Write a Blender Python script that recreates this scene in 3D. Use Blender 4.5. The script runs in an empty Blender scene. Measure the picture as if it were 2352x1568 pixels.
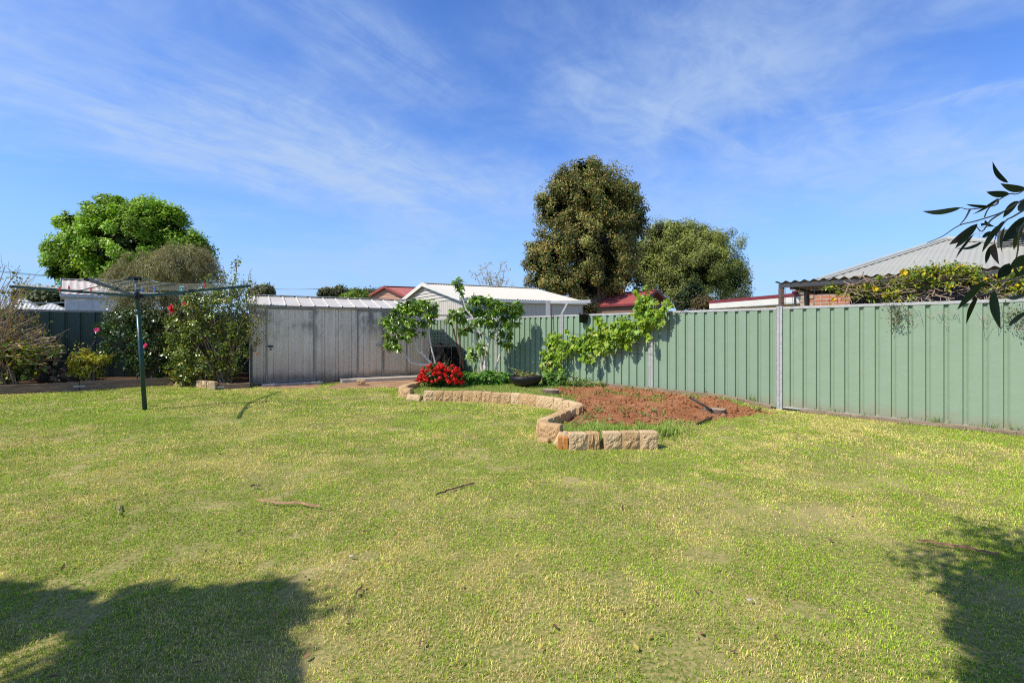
import bpy, math, random
import numpy as np
from mathutils import Vector, Matrix

random.seed(7)
RNG = np.random.default_rng(11)
sc = bpy.context.scene
COL = sc.collection

# ------------------------------------------------------------------ camera model
F, HX, HY, HC = 1080.0, 1176.0, 762.0, 1.4      # lens, principal point / horizon, eye height

def at(px, py, Y):
    return Vector(((px - HX) / F * Y, Y, HC - (py - HY) / F * Y))

def gnd(px, py, z=0.0):
    Y = (HC - z) * F / (py - HY)
    return Vector(((px - HX) / F * Y, Y, z))

SUN_EL = math.radians(49.0)
SUN_H = Vector((0.873, 0.488, 0.0)).normalized()           # where shadows fall
TO_SUN = Vector((-SUN_H.x * math.cos(SUN_EL), -SUN_H.y * math.cos(SUN_EL), math.sin(SUN_EL)))

# ------------------------------------------------------------------ noise
def _hash(ix, iy, seed):
    h = (ix.astype(np.int64) * 374761393 + iy.astype(np.int64) * 668265263 + seed * 974711) & 0x7fffffff
    h = ((h ^ (h >> 13)) * 1274126177) & 0x7fffffff
    return ((h ^ (h >> 16)) & 0xffff) / 65535.0

def vnoise(x, y, seed=0):
    x = np.asarray(x, float); y = np.asarray(y, float)
    ix = np.floor(x); iy = np.floor(y)
    fx = x - ix; fy = y - iy
    fx = fx * fx * (3 - 2 * fx); fy = fy * fy * (3 - 2 * fy)
    a = _hash(ix, iy, seed); b = _hash(ix + 1, iy, seed)
    c = _hash(ix, iy + 1, seed); d = _hash(ix + 1, iy + 1, seed)
    return (a * (1 - fx) + b * fx) * (1 - fy) + (c * (1 - fx) + d * fx) * fy

def fbm(x, y, seed=0, octs=4):
    s = 0; a = 0.5; n = 0
    for k in range(octs):
        s = s + a * vnoise(x * 2 ** k, y * 2 ** k, seed + k * 17); n += a; a *= 0.55
    return s / n

def sstep(a, b, x):
    t = np.clip((x - a) / (b - a), 0, 1)
    return t * t * (3 - 2 * t)

# ------------------------------------------------------------------ object helpers
ORG = {}

def props(o, label=None, cat=None, group=None, kind=None):
    if label: o['label'] = label
    if cat: o['category'] = cat
    if group: o['group'] = group
    if kind: o['kind'] = kind
    return o

def thing(name, loc, label, cat, group=None, kind=None):
    o = bpy.data.objects.new(name, None)
    COL.objects.link(o)
    o.location = loc
    o.empty_display_size = 0.1
    ORG[o] = Vector(loc)
    return props(o, label, cat, group, kind)

def link_mesh(name, me, mat, parent=None, label=None, cat=None, group=None, kind=None):
    o = bpy.data.objects.new(name, me)
    COL.objects.link(o)
    if mat is not None:
        for m in (mat if isinstance(mat, (list, tuple)) else [mat]):
            me.materials.append(m)
    if parent is not None:
        o.parent = parent
        ORG[o] = ORG[parent]
    else:
        ORG[o] = Vector((0, 0, 0))
    return props(o, label, cat, group, kind)

def np_mesh(name, verts, faces, cols=None, smooth=False, fmat=None):
    """verts (N,3), faces (M,k) all the same k"""
    verts = np.asarray(verts, np.float32); faces = np.asarray(faces, np.int32)
    k = faces.shape[1]; M = faces.shape[0]
    me = bpy.data.meshes.new(name)
    me.vertices.add(len(verts)); me.vertices.foreach_set('co', verts.ravel())
    me.loops.add(M * k); me.loops.foreach_set('vertex_index', faces.ravel())
    me.polygons.add(M)
    me.polygons.foreach_set('loop_start', np.arange(0, M * k, k, dtype=np.int32))
    me.polygons.foreach_set('loop_total', np.full(M, k, np.int32))
    if smooth: me.polygons.foreach_set('use_smooth', np.ones(M, bool))
    if cols is not None:
        c = np.ones((len(verts), 4), np.float32); c[:, :3] = cols
        at_ = me.attributes.new('Col', 'FLOAT_COLOR', 'POINT'); at_.data.foreach_set('color', c.ravel())
    me.update(calc_edges=True); me.validate()
    return me

def np_obj(name, verts, faces, mat, parent=None, cols=None, smooth=False, own_origin=None, **kw):
    v = np.asarray(verts, np.float32)
    if parent is not None: v = v - np.array(ORG[parent], np.float32)
    elif own_origin is not None: v = v - np.array(own_origin, np.float32)
    o = link_mesh(name, np_mesh(name, v, faces, cols, smooth), mat, parent, **kw)
    if parent is None and own_origin is not None: o.location = own_origin
    return o

class MB:
    """collects shapes in world coordinates, builds ONE mesh object"""
    def __init__(s): s.v = []; s.f = []; s.m = []
    def add(s, vs, fs, mi=0):
        b = len(s.v)
        s.v += [tuple(x) for x in vs]
        s.f += [tuple(b + i for i in f) for f in fs]; s.m += [mi] * len(fs)
        return s
    def hexa(s, c, mi=0):
        """8 corners: bottom 0-3 ccw, top 4-7"""
        return s.add(c, [(3, 2, 1, 0), (4, 5, 6, 7), (0, 1, 5, 4), (1, 2, 6, 5), (2, 3, 7, 6), (3, 0, 4, 7)], mi)
    def box(s, c, size, u=(1, 0, 0), mi=0, up=(0, 0, 1)):
        """centre c, size along u / (up x u) / up"""
        c = Vector(c); u = Vector(u).normalized(); up = Vector(up).normalized(); v = up.cross(u).normalized()
        up = u.cross(v)
        a, b, h = size[0] / 2, size[1] / 2, size[2] / 2
        return s.hexa([c + u * x * a + v * y * b + up * z * h for z in (-1, 1) for x, y in ((-1, -1), (1, -1), (1, 1), (-1, 1))], mi)
    def beam(s, p, q, w, h, mi=0, up=(0, 0, 1)):
        p = Vector(p); q = Vector(q); d = (q - p)
        L = d.length; d.normalize(); up = Vector(up)
        if abs(d.dot(up)) > 0.95: up = Vector((0, 1, 0))
        v = up.cross(d).normalized(); n = d.cross(v)
        return s.hexa([x + v * a * w / 2 + n * b * h / 2 for x in (p,) for a, b in ((-1, -1), (1, -1), (1, 1), (-1, 1))] +
                      [q + v * a * w / 2 + n * b * h / 2 for a, b in ((-1, -1), (1, -1), (1, 1), (-1, 1))], mi)
    def tube(s, pts, r, n=6, mi=0, cap=True):
        pts = [Vector(p) for p in pts]
        rs = r if isinstance(r, (list, tuple)) else [r] * len(pts)
        rings = []; ref = None
        for i, p in enumerate(pts):
            d = (pts[min(i + 1, len(pts) - 1)] - pts[max(i - 1, 0)])
            if d.length < 1e-9: d = Vector((0, 0, 1))
            d.normalize()
            if ref is None: ref = Vector((0, 0, 1)) if abs(d.z) < 0.9 else Vector((1, 0, 0))
            a = d.cross(ref)
            if a.length < 1e-4: a = d.cross(Vector((0.3, 1, 0.1)))
            a.normalize(); b = d.cross(a); ref = a.cross(d) if False else ref
            rings.append([p + (a * math.cos(t) + b * math.sin(t)) * rs[i] for t in [2 * math.pi * k / n for k in range(n)]])
        vs = [v for rg in rings for v in rg]; fs = []
        for i in range(len(pts) - 1):
            for k in range(n):
                k2 = (k + 1) % n
                fs.append((i * n + k, i * n + k2, (i + 1) * n + k2, (i + 1) * n + k))
        if cap:
            fs.append(tuple(reversed(range(n)))); fs.append(tuple((len(pts) - 1) * n + k for k in range(n)))
        return s.add(vs, fs, mi)
    def lathe(s, c, prof, n=24, mi=0, axis=(0, 0, 1)):
        c = Vector(c); ax = Vector(axis).normalized()
        a = ax.cross(Vector((0, 1, 0)) if abs(ax.y) < .9 else Vector((1, 0, 0))).normalized(); b = ax.cross(a)
        vs = []; fs = []
        for r, z in prof:
            for k in range(n):
                t = 2 * math.pi * k / n
                vs.append(c + ax * z + (a * math.cos(t) + b * math.sin(t)) * r)
        for i in range(len(prof) - 1):
            for k in range(n):
                k2 = (k + 1) % n
                fs.append((i * n + k, i * n + k2, (i + 1) * n + k2, (i + 1) * n + k))
        return s.add(vs, fs, mi)
    def quad(s, a, b, c, d, mi=0): return s.add([a, b, c, d], [(0, 1, 2, 3)], mi)
    def poly(s, pts, mi=0): return s.add(pts, [tuple(range(len(pts)))], mi)
    def build(s, name, mat, parent=None, smooth=False, own_origin=None, bevel=0, **kw):
        me = bpy.data.meshes.new(name)
        off = ORG[parent] if parent is not None else (Vector(own_origin) if own_origin is not None else Vector((0, 0, 0)))
        me.from_pydata([(v[0] - off.x, v[1] - off.y, v[2] - off.z) for v in s.v], [], s.f)
        for p, mi in zip(me.polygons, s.m): p.material_index = mi; p.use_smooth = smooth
        me.update()
        o = link_mesh(name, me, mat, parent, **kw)
        if parent is None and own_origin is not None: o.location = own_origin
        if bevel:
            b = o.modifiers.new('bevel', 'BEVEL'); b.width = bevel; b.segments = 2; b.limit_method = 'ANGLE'
        return o

# ------------------------------------------------------------------ materials
MATS = {}

class NT:
    def __init__(s, nt): s.nt = nt; s.n = nt.nodes; s.l = nt.links
    def node(s, t, **kw):
        n = s.n.new(t)
        for k, v in kw.items(): setattr(n, k, v)
        return n
    def link(s, a, b): s.l.new(a, b)
    def val(s, inp, v):
        if hasattr(v, 'node') or isinstance(v, bpy.types.NodeSocket): s.l.new(v, inp)
        else: inp.default_value = v
    def math(s, op, a, b=0.0, c=None, clamp=False):
        n = s.node('ShaderNodeMath', operation=op, use_clamp=clamp)
        s.val(n.inputs[0], a); s.val(n.inputs[1], b)
        if c is not None: s.val(n.inputs[2], c)
        return n.outputs[0]
    def mix(s, f, a, b, blend='MIX'):
        n = s.node('ShaderNodeMix', data_type='RGBA', blend_type=blend)
        s.val(n.inputs['Factor'], f)
        for i, v in ((6, a), (7, b)):
            s.val(n.inputs[i], v if not isinstance(v, tuple) else (v + (1,))[:4])
        return n.outputs[2]
    def ramp(s, f, lo, hi, a=0.0, b=1.0):
        n = s.node('ShaderNodeMapRange', interpolation_type='SMOOTHSTEP')
        s.val(n.inputs[0], f)
        for i, v in zip((1, 2, 3, 4), (lo, hi, a, b)): n.inputs[i].default_value = v
        return n.outputs[0]
    def noise(s, vec, scale, detail=4, rough=0.55, dist=0.0):
        n = s.node('ShaderNodeTexNoise')
        if vec is not None: s.link(vec, n.inputs['Vector'])
        n.inputs['Scale'].default_value = scale; n.inputs['Detail'].default_value = detail
        n.inputs['Roughness'].default_value = rough; n.inputs['Distortion'].default_value = dist
        return n.outputs['Fac']
    def mapping(s, vec, scale=(1, 1, 1), rot=(0, 0, 0), loc=(0, 0, 0)):
        n = s.node('ShaderNodeMapping')
        s.link(vec, n.inputs['Vector'])
        n.inputs['Scale'].default_value = scale; n.inputs['Rotation'].default_value = rot; n.inputs['Location'].default_value = loc
        return n.outputs['Vector']

def new_mat(name):
    m = bpy.data.materials.new(name); m.use_nodes = True
    t = NT(m.node_tree)
    bsdf = m.node_tree.nodes['Principled BSDF']
    MATS[name] = m
    return m, t, bsdf

def M(name, col, rough=0.6, var=0.2, scale=6.0, bump=0.0, bscale=60.0, metal=0.0, dirt=None, dirt_amt=0.0, stretch=(1, 1, 1), spec=0.4):
    """plain procedural surface: colour broken by two scales of noise, optional dirt tint and bump"""
    if name in MATS: return MATS[name]
    m, t, b = new_mat(name)
    tc = t.node('ShaderNodeNewGeometry').outputs['Position']
    v = t.mapping(tc, stretch)
    n1 = t.noise(v, scale, 5); n2 = t.noise(v, scale * 7, 3)
    f = t.math('ADD', t.math('MULTIPLY', n1, 0.65), t.math('MULTIPLY', n2, 0.35))
    f = t.ramp(f, 0.3, 0.7)
    lo = tuple(c * (1 - var) for c in col); hi = tuple(min(c * (1 + var), .95) for c in col)
    c = t.mix(f, lo, hi)
    if dirt:
        d = t.ramp(t.noise(v, scale * 0.6, 6, 0.65), 0.45, 0.75)
        c = t.mix(t.math('MULTIPLY', d, dirt_amt), c, dirt)
    t.link(c, b.inputs['Base Color'])
    b.inputs['Roughness'].default_value = rough; b.inputs['Metallic'].default_value = metal
    b.inputs['Specular IOR Level'].default_value = spec
    if bump:
        bn = t.node('ShaderNodeBump'); bn.inputs['Strength'].default_value = bump; bn.inputs['Distance'].default_value = 0.02
        t.link(t.noise(tc, bscale, 6, 0.6), bn.inputs['Height']); t.link(bn.outputs[0], b.inputs['Normal'])
    return m

def leaf_mat(name, trans=0.3, rough=0.45, spec=0.4, gain=1.0, ttint=(1.15, 1.2, 0.6)):
    """leaf material driven by the mesh colour attribute, with light passing through"""
    m, t, b = new_mat(name)
    a = t.node('ShaderNodeAttribute', attribute_name='Col').outputs['Color']
    if gain != 1.0: a = t.mix(1.0, a, (gain, gain, gain), 'MULTIPLY')
    t.link(a, b.inputs['Base Color'])
    b.inputs['Roughness'].default_value = rough; b.inputs['Specular IOR Level'].default_value = spec
    tr = t.node('ShaderNodeBsdfTranslucent')
    t.link(t.mix(1.0, a, ttint, 'MULTIPLY'), tr.inputs['Color'])
    mx = t.node('ShaderNodeMixShader'); mx.inputs[0].default_value = trans
    t.link(b.outputs[0], mx.inputs[1]); t.link(tr.outputs[0], mx.inputs[2])
    out = [n for n in t.n if n.type == 'OUTPUT_MATERIAL'][0]
    t.link(mx.outputs[0], out.inputs['Surface'])
    return m

# ------------------------------------------------------------------ leaves
def norm(a): return a / np.maximum(np.linalg.norm(a, axis=1, keepdims=True), 1e-9)

T_DIAMOND = (np.array([(0, 0, 0), (.45, .5, .12), (1, 0, 0), (.45, -.5, .12)]), [(0, 1, 2), (0, 2, 3)])
T_OVAL = (np.array([(0, 0, 0), (.25, .42, .1), (.65, .42, .06), (1, 0, -.1), (.65, -.42, .06), (.25, -.42, .1), (.5, 0, 0)]),
          [(0, 6, 1), (1, 6, 2), (2, 6, 3), (3, 6, 4), (4, 6, 5), (5, 6, 0)])
def _lobed(lobes, depth):
    pts = [(0.12, 0, 0)]
    n = len(lobes)
    for ang, r, w in lobes:
        pass
    return pts
def lobed_template(angs, rads, sinus=.5, droop=.35, lw=.24):
    """palmate leaf: lobes fan out from the stalk point, with notches between them"""
    P = [(-.03, .0)]
    for i, (a, r) in enumerate(zip(angs, rads)):
        a = math.radians(a)
        for da, k in ((-lw, .80), (-lw * .45, .97), (lw * .45, .97), (lw, .80)):
            P.append((r * k * math.cos(a + da), r * k * math.sin(a + da)))
        if i < len(angs) - 1:
            m = (a + math.radians(angs[i + 1])) / 2
            rr = sinus * min(r, rads[i + 1])
            P.append((rr * math.cos(m), rr * math.sin(m)))
    P = np.array(P)
    c = np.array([[.18, 0]])
    Q = np.vstack([c, P])
    r2 = (Q ** 2).sum(1)
    z = -droop * r2 + .12 * np.abs(Q[:, 1])
    n = len(P)
    return (np.column_stack([Q, z]), [(0, 1 + i, 1 + (i + 1) % n) for i in range(n)])
T_FIG = lobed_template([-105, -58, 0, 58, 105], [.42, .72, 1, .72, .42], .50, .5, .27)
T_GRAPE = lobed_template([-118, -60, 0, 60, 118], [.6, .82, .95, .82, .6], .74, .45, .28)

def stamp(tmpl, pos, ax, nr, L, W, col, jitter=0.12, rng=RNG):
    tv, tf = tmpl
    pos = np.asarray(pos, float); N = len(pos)
    ax = norm(ax); sd = norm(np.cross(nr, ax)); nn = np.cross(ax, sd)
    L = np.broadcast_to(L, N)[:, None, None]; W = np.broadcast_to(W, N)[:, None, None]
    t = tv[None]
    v = pos[:, None] + ax[:, None] * t[..., 0:1] * L + sd[:, None] * t[..., 1:2] * W + nn[:, None] * t[..., 2:3] * W
    k = len(tv)
    f = (np.array(tf)[None] + (np.arange(N) * k)[:, None, None]).reshape(-1, 3)
    c = np.repeat(np.asarray(col, float), k, axis=0)
    return v.reshape(-1, 3), f, c

def merge(parts):
    vs, fs, cs = [], [], []; b = 0
    for v, f, c in parts:
        vs.append(v); fs.append(f + b); cs.append(c); b += len(v)
    return np.vstack(vs), np.vstack(fs), np.vstack(cs)

def rand_dirs(n, rng=RNG):
    return norm(rng.normal(size=(n, 3)))

def pal(cols, n, rng=RNG, var=.18):
    """n colours drawn from a weighted palette [(w,(r,g,b)),..]"""
    w = np.array([c[0] for c in cols], float); w /= w.sum()
    C = np.array([c[1] for c in cols])
    return C[rng.choice(len(C), n, p=w)] * (1 + rng.uniform(-var, var, (n, 1)))

def blob_foliage(blobs, n, tmpl, L, W, cols, clumps=120, cr=0.35, droop=0.0, up=.5, shell=(.55, 1.0), rng=RNG, cvar=.25, flat=.8, rnd=.8, tilt_out=.6):
    """foliage: sub-clumps sit on the skin of each blob, leaves scatter round each clump.
       blobs: (centre, radii).  Gaps between clumps stay open."""
    cs = np.array([tuple(b[0]) for b in blobs]); rs = np.array([tuple(b[1]) for b in blobs])
    a = (rs[:, 0] * rs[:, 2]); a = a / a.sum()
    bi = rng.choice(len(blobs), clumps, p=a)
    d = rand_dirs(clumps, rng); d[:, 2] = d[:, 2] * .9 + .12; d = norm(d)
    rad = rng.uniform(shell[0], shell[1], (clumps, 1))
    cc = cs[bi] + d * rs[bi] * rad
    ctone = 1 + rng.uniform(-cvar, cvar, clumps)
    crad = cr * rng.uniform(.6, 1.35, clumps)
    ci = rng.integers(0, clumps, n)
    dd = rand_dirs(n, rng)
    q = rng.random((n, 1)) ** .5
    off = dd * q * crad[ci][:, None]; off[:, 2] *= flat
    pos = cc[ci] + off
    nr = norm(d[ci] * tilt_out + dd * .5 + np.array([0, 0, up]) + rng.normal(size=(n, 3)) * rnd * .6)
    ax = rng.normal(size=(n, 3)) + dd * .7; ax[:, 2] -= droop
    ax = ax - (ax * nr).sum(1, keepdims=True) * nr * (0.8 if droop < 1 else .2)
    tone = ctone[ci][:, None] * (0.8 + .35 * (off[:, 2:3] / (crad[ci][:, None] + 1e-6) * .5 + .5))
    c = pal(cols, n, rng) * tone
    s = rng.uniform(.7, 1.3, n)
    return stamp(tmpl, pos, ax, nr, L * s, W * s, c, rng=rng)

def pblobs(lst, Y, dr=.9):
    """blobs given by their outline as seen (x, y, half width, half height[, depth shift]) at distance Y"""
    out = []
    for b in lst:
        px, py, rx, ry = b[:4]; y = Y + (b[4] if len(b) > 4 else 0)
        k = y / F
        out.append((at(px, py, y), (rx * k, rx * k * dr, ry * k)))
    return out

def wiggle(p, q, n=6, amp=.05, sag=0.0, rng=random):
    p = Vector(p); q = Vector(q); L = (q - p).length
    pts = []
    o = Vector((0, 0, 0))
    for i in range(n + 1):
        t = i / n
        if 0 < i < n: o = o * .5 + Vector((rng.gauss(0, 1), rng.gauss(0, 1), rng.gauss(0, 1))) * amp * L * .6
        else: o = o * 0
        pts.append(p.lerp(q, t) + o + Vector((0, 0, -sag * L * 4 * t * (1 - t))))
    return pts

def taper(a, b, n): return [a + (b - a) * i / (n - 1) for i in range(n)]

# ------------------------------------------------------------------ corrugated sheet between an eave line and a convex outline
def corr_sheet(mb, origin, u, v, poly, pitch=.076, amp=.008, steps=6, mi=0, profile=None):
    """poly: convex outline in (u,v) coordinates; ribs run along v"""
    u = Vector(u).normalized(); v = Vector(v).normalized(); n = u.cross(v).normalized()
    us = [p[0] for p in poly]; u0, u1 = min(us), max(us)
    def span(x):
        lo, hi = 1e9, -1e9
        for i in range(len(poly)):
            (a0, b0), (a1, b1) = poly[i], poly[(i + 1) % len(poly)]
            if abs(a1 - a0) < 1e-9:
                if abs(x - a0) < 1e-6: lo = min(lo, b0, b1); hi = max(hi, b0, b1)
                continue
            t = (x - a0) / (a1 - a0)
            if -1e-6 <= t <= 1 + 1e-6:
                y = b0 + (b1 - b0) * t; lo = min(lo, y); hi = max(hi, y)
        return lo, hi
    xs = []
    if profile is None:
        N = max(2, int((u1 - u0) / pitch * steps))
        xs = [(u0 + (u1 - u0) * i / N, amp * math.sin(2 * math.pi * ((u1 - u0) * i / N) / pitch)) for i in range(N + 1)]
    else:
        per = profile[-1][0]; k = 0
        while u0 + k * per < u1:
            for x, h in profile[:-1]:
                if u0 + k * per + x < u1: xs.append((u0 + k * per + x, h))
            k += 1
        xs.append((u1, profile[0][1]))
    vs = []; fs = []
    O = Vector(origin)
    for x, h in xs:
        lo, hi = span(min(max(x, u0 + 1e-5), u1 - 1e-5))
        vs.append(O + u * x + v * lo + n * h); vs.append(O + u * x + v * hi + n * h)
    for i in range(len(xs) - 1):
        fs.append((2 * i, 2 * i + 2, 2 * i + 3, 2 * i + 1))
    mb.add(vs, fs, mi)
# ================================================================== camera, sun, sky
cam = bpy.data.objects.new('camera', bpy.data.cameras.new('camera'))
COL.objects.link(cam)
cam.location = (0, 0, HC); cam.rotation_euler = (math.radians(90), 0, 0)
cam.data.sensor_fit = 'HORIZONTAL'; cam.data.sensor_width = 36.0
cam.data.lens = F / 2352.0 * 36.0
cam.data.shift_y = -(784.0 - HY) / 2352.0
cam.data.clip_start = 0.05; cam.data.clip_end = 3000
sc.camera = cam

sun = bpy.data.objects.new('sun', bpy.data.lights.new('sun', 'SUN'))
COL.objects.link(sun)
sun.data.energy = 5.0; sun.data.angle = math.radians(0.5); sun.data.color = (1.0, 0.95, 0.84)
sun.rotation_euler = (-TO_SUN).to_track_quat('-Z', 'Y').to_euler()

sc.view_settings.view_transform = 'Standard'
sc.view_settings.look = 'None'
sc.view_settings.exposure = 0.0
sc.cycles.use_denoising = False
sc.cycles.filter_width = 1.1
sc.cycles.max_bounces = 6; sc.cycles.diffuse_bounces = 3; sc.cycles.glossy_bounces = 2
sc.cycles.transmission_bounces = 4; sc.cycles.transparent_max_bounces = 4

def make_world():
    w = bpy.data.worlds.new('World'); sc.world = w; w.use_nodes = True
    t = NT(w.node_tree)
    bg = [n for n in t.n if n.type == 'BACKGROUND'][0]
    sky = t.node('ShaderNodeTexSky', sky_type='NISHITA')
    sky.sun_disc = False
    sky.sun_elevation = SUN_EL
    sky.sun_rotation = math.atan2(TO_SUN.x, TO_SUN.y)
    sky.altitude = 200; sky.air_density = 1.0; sky.dust_density = 0.4; sky.ozone_density = 2.0
    hs = t.node('ShaderNodeHueSaturation')
    hs.inputs['Hue'].default_value = 0.512; hs.inputs['Saturation'].default_value = 1.12; hs.inputs['Value'].default_value = SKY_GAIN
    t.link(sky.outputs[0], hs.inputs['Color'])
    skyc = t.mix(1.0, hs.outputs[0], SKY_TINT, 'MULTIPLY')
    d = t.node('ShaderNodeTexCoord').outputs['Generated']
    s = t.node('ShaderNodeSeparateXYZ'); t.link(d, s.inputs[0])
    dz = t.math('ADD', t.math('MAXIMUM', s.outputs[2], 0.0), 0.12)
    u = t.math('DIVIDE', s.outputs[0], dz); v = t.math('DIVIDE', s.outputs[1], dz)
    cb = t.node('ShaderNodeCombineXYZ'); t.link(u, cb.inputs[0]); t.link(v, cb.inputs[1])
    uv = cb.outputs[0]
    def streaks(ang, la, lc, det, seed, dist):
        """cirrus fibres: noise drawn out along one direction of the cloud deck"""
        m = t.mapping(uv, (1, 1, 1), (0, 0, -ang), (seed, seed * .37, 0))
        m = t.mapping(m, (la, lc, 1))
        return t.noise(m, 1.0, det, 0.6, dist)
    def spot(cu, cv, ru, rv, ang=0.0):
        m = t.mapping(uv, (1, 1, 1), (0, 0, 0), (-cu, -cv, 0))
        m = t.mapping(m, (1, 1, 1), (0, 0, -ang))
        m = t.mapping(m, (1 / ru, 1 / rv, 1))
        ln = t.node('ShaderNodeVectorMath', operation='LENGTH'); t.link(m, ln.inputs[0])
        return t.ramp(ln.outputs[1], 0.15, 1.0, 1.0, 0.0)
    A1 = math.radians(56); A2 = math.radians(36)
    s1 = t.ramp(streaks(A1, 0.55, 2.6, 8, 3.1, 0.5), 0.40, 0.72)
    s1b = t.ramp(streaks(A1, 1.3, 7.5, 7, 8.2, 0.3), 0.35, 0.75)
    s2 = t.ramp(streaks(A2, 0.9, 3.2, 8, 5.4, 0.9), 0.42, 0.72)
    s3 = t.ramp(streaks(math.radians(140), 0.8, 3.6, 8, 12.0, 0.5), 0.48, 0.74)
    soft = t.ramp(t.noise(uv, 1.1, 5, 0.6, 0.6), 0.35, 0.7)
    def mul(a, b): return t.math('MULTIPLY', a, b)
    def add(a, b): return t.math('ADD', a, b)
    left = add(spot(-1.05, 1.85, 1.45, 0.62, A1), mul(spot(-0.45, 1.9, 1.2, .22, math.radians(58)), .55))
    cl = mul(add(mul(s1, .55), add(mul(s1b, .3), mul(soft, .35))), left)
    r1 = mul(add(add(mul(s2, .42), mul(s1b, .25)), mul(soft, .12)), spot(0.62, 1.62, .95, .55, A2))
    r2 = mul(add(add(mul(s2, .4), mul(soft, .4)), .15), spot(1.75, 1.95, 1.1, .7, 0.3))
    r3 = mul(s3, mul(spot(1.32, 1.42, .5, .22, math.radians(140)), .8))
    top = mul(add(mul(s1, .6), mul(s1b, .3)), spot(-.45, 1.3, .6, .26, A1))
    lowb = mul(mul(t.ramp(streaks(0.05, 0.35, 1.6, 7, 20.0, .4), .5, .72), .5), t.ramp(s.outputs[2], 0.02, .16, 1.0, 0.0))
    mass = mul(add(mul(soft, .22), add(add(mul(s1, .36), mul(s1b, .30)), .10)), add(spot(-.95, 1.95, 1.5, .60, math.radians(50)), mul(spot(-.15, 2.3, 1.3, .5, math.radians(20)), .7)))
    veil = mul(t.ramp(t.noise(t.mapping(uv, (.8, .8, 1), (0, 0, 0), (4.2, 1.7, 0)), 1.0, 6, .6, .8), .36, .70), .46)
    wisp = t.ramp(t.noise(t.mapping(uv, (2.2, 2.2, 1), (0, 0, -A1)), 1.6, 9, .68, 1.4), .30, .72, .55, 1.25)
    c = add(add(add(add(mul(cl, .7), r1), add(r2, r3)), add(top, lowb)), add(mass, veil))
    c = t.math('SUBTRACT', 1.0, t.math('POWER', 2.718, mul(mul(c, wisp), -1.35)))
    c = t.math('MINIMUM', c, 0.9)
    deep = t.ramp(s.outputs[2], .54, .85, 1.0, .30)      # sky dimmed above the frame to cut its ambient light
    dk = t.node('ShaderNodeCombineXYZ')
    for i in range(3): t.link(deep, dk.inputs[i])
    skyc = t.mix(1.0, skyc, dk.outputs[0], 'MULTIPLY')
    haze = t.ramp(s.outputs[2], .0, .35, .8, 0.0)
    skyc = t.mix(haze, skyc, (2.25, 3.6, 6.1))
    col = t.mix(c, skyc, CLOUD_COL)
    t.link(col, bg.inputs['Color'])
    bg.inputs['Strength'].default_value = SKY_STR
SKY_STR = 0.148; SKY_GAIN = 1.0; SKY_TINT = (.90, 1.24, 1.56); CLOUD_COL = (3.35, 4.4, 6.1); CLOUD_GAIN = 3.1
make_world()

# ================================================================== ground
def seg_dist(x, y, pts):
    d = np.full(np.shape(x), 1e9)
    for (ax, ay), (bx, by) in zip(pts[:-1], pts[1:]):
        vx, vy = bx - ax, by - ay; L2 = vx * vx + vy * vy
        t = np.clip(((x - ax) * vx + (y - ay) * vy) / L2, 0, 1)
        d = np.minimum(d, np.hypot(x - ax - t * vx, y - ay - t * vy))
    return d

def inside(x, y, poly):
    r = np.zeros(np.shape(x), bool); n = len(poly)
    for i in range(n):
        x0, y0 = poly[i]; x1, y1 = poly[(i + 1) % n]
        if y0 == y1: continue
        c = ((y0 > y) != (y1 > y)) & (x < (x1 - x0) * (y - y0) / (y1 - y0) + x0)
        r ^= c
    return r

def gp(lst, z=0.0): return [tuple(gnd(a, b, z)[:2]) for a, b in lst]

WALL = [(-2.27, 10.97), (-2.43, 10.5), (-2.45, 10.0), (-2.147, 9.825), (-1.79, 9.5), (-.968, 9.42), (.088, 9.116), (.884, 8.374), (1.03, 7.95), (1.0, 7.69),
        (.902, 7.523), (.4465, 6.624), (.321, 6.372), (.355, 6.18), (.563, 5.958), (.658, 5.486), (1.0465, 5.524), (1.734, 5.565)]
BED_R = [(1.734, 5.565), (2.4, 6.0), (3.1, 7.0), (4.0, 7.9), (4.95, 8.5)]
BED = WALL + BED_R[1:] + [(-2.3, 16.0), (-2.5, 14.6), (-2.3, 12.5)]
LBED = [(-14.0, 9.1), (-11.5, 10.6), (-8.95, 12.13), (-8.2, 12.05), (-7.2, 11.33), (-6.5, 11.7), (-6.8, 12.2), (-7.97, 14.3), (-7.6, 15.4), (-14.4, 11.25)]
SOIL = gp([(1275, 893), (1400, 890), (1520, 902), (1700, 928), (1775, 937), (1650, 953), (1560, 966), (1450, 980), (1330, 977), (1270, 968), (1312, 945), (1322, 930), (1285, 908)], .08)
DIRT = gp([(735, 896), (775, 880), (840, 871), (960, 867), (1000, 872), (925, 893), (880, 890), (800, 893)])
BARE = gp([(600, 893), (590, 885), (740, 876), (740, 893)])

def ground_z(x, y):
    x = np.asarray(x, float); y = np.asarray(y, float)
    z = (fbm(x * .35, y * .35, 5, 3) - .5) * .05
    ib = inside(x, y, BED)
    dw = seg_dist(x, y, WALL); dr = seg_dist(x, y, BED_R)
    lowB = np.exp(-(seg_dist(x, y, WALL[9:15]) / .45) ** 2)
    raise_ = (.115 - .06 * lowB) * sstep(-.02, .12, dw) * sstep(0, 1.1, dr)
    z = np.where(ib, z * .5 + raise_, z)
    il = inside(x, y, LBED)
    z = np.where(il, .13 + (fbm(x * 2, y * 2, 9, 3) - .5) * .06, z)
    s = soil_w(x, y)
    z = z + s * ((fbm(x * 5, y * 5, 21, 4) - .5) * .11 + (fbm(x * 22, y * 22, 31, 3) - .5) * .05)
    return z

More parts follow.
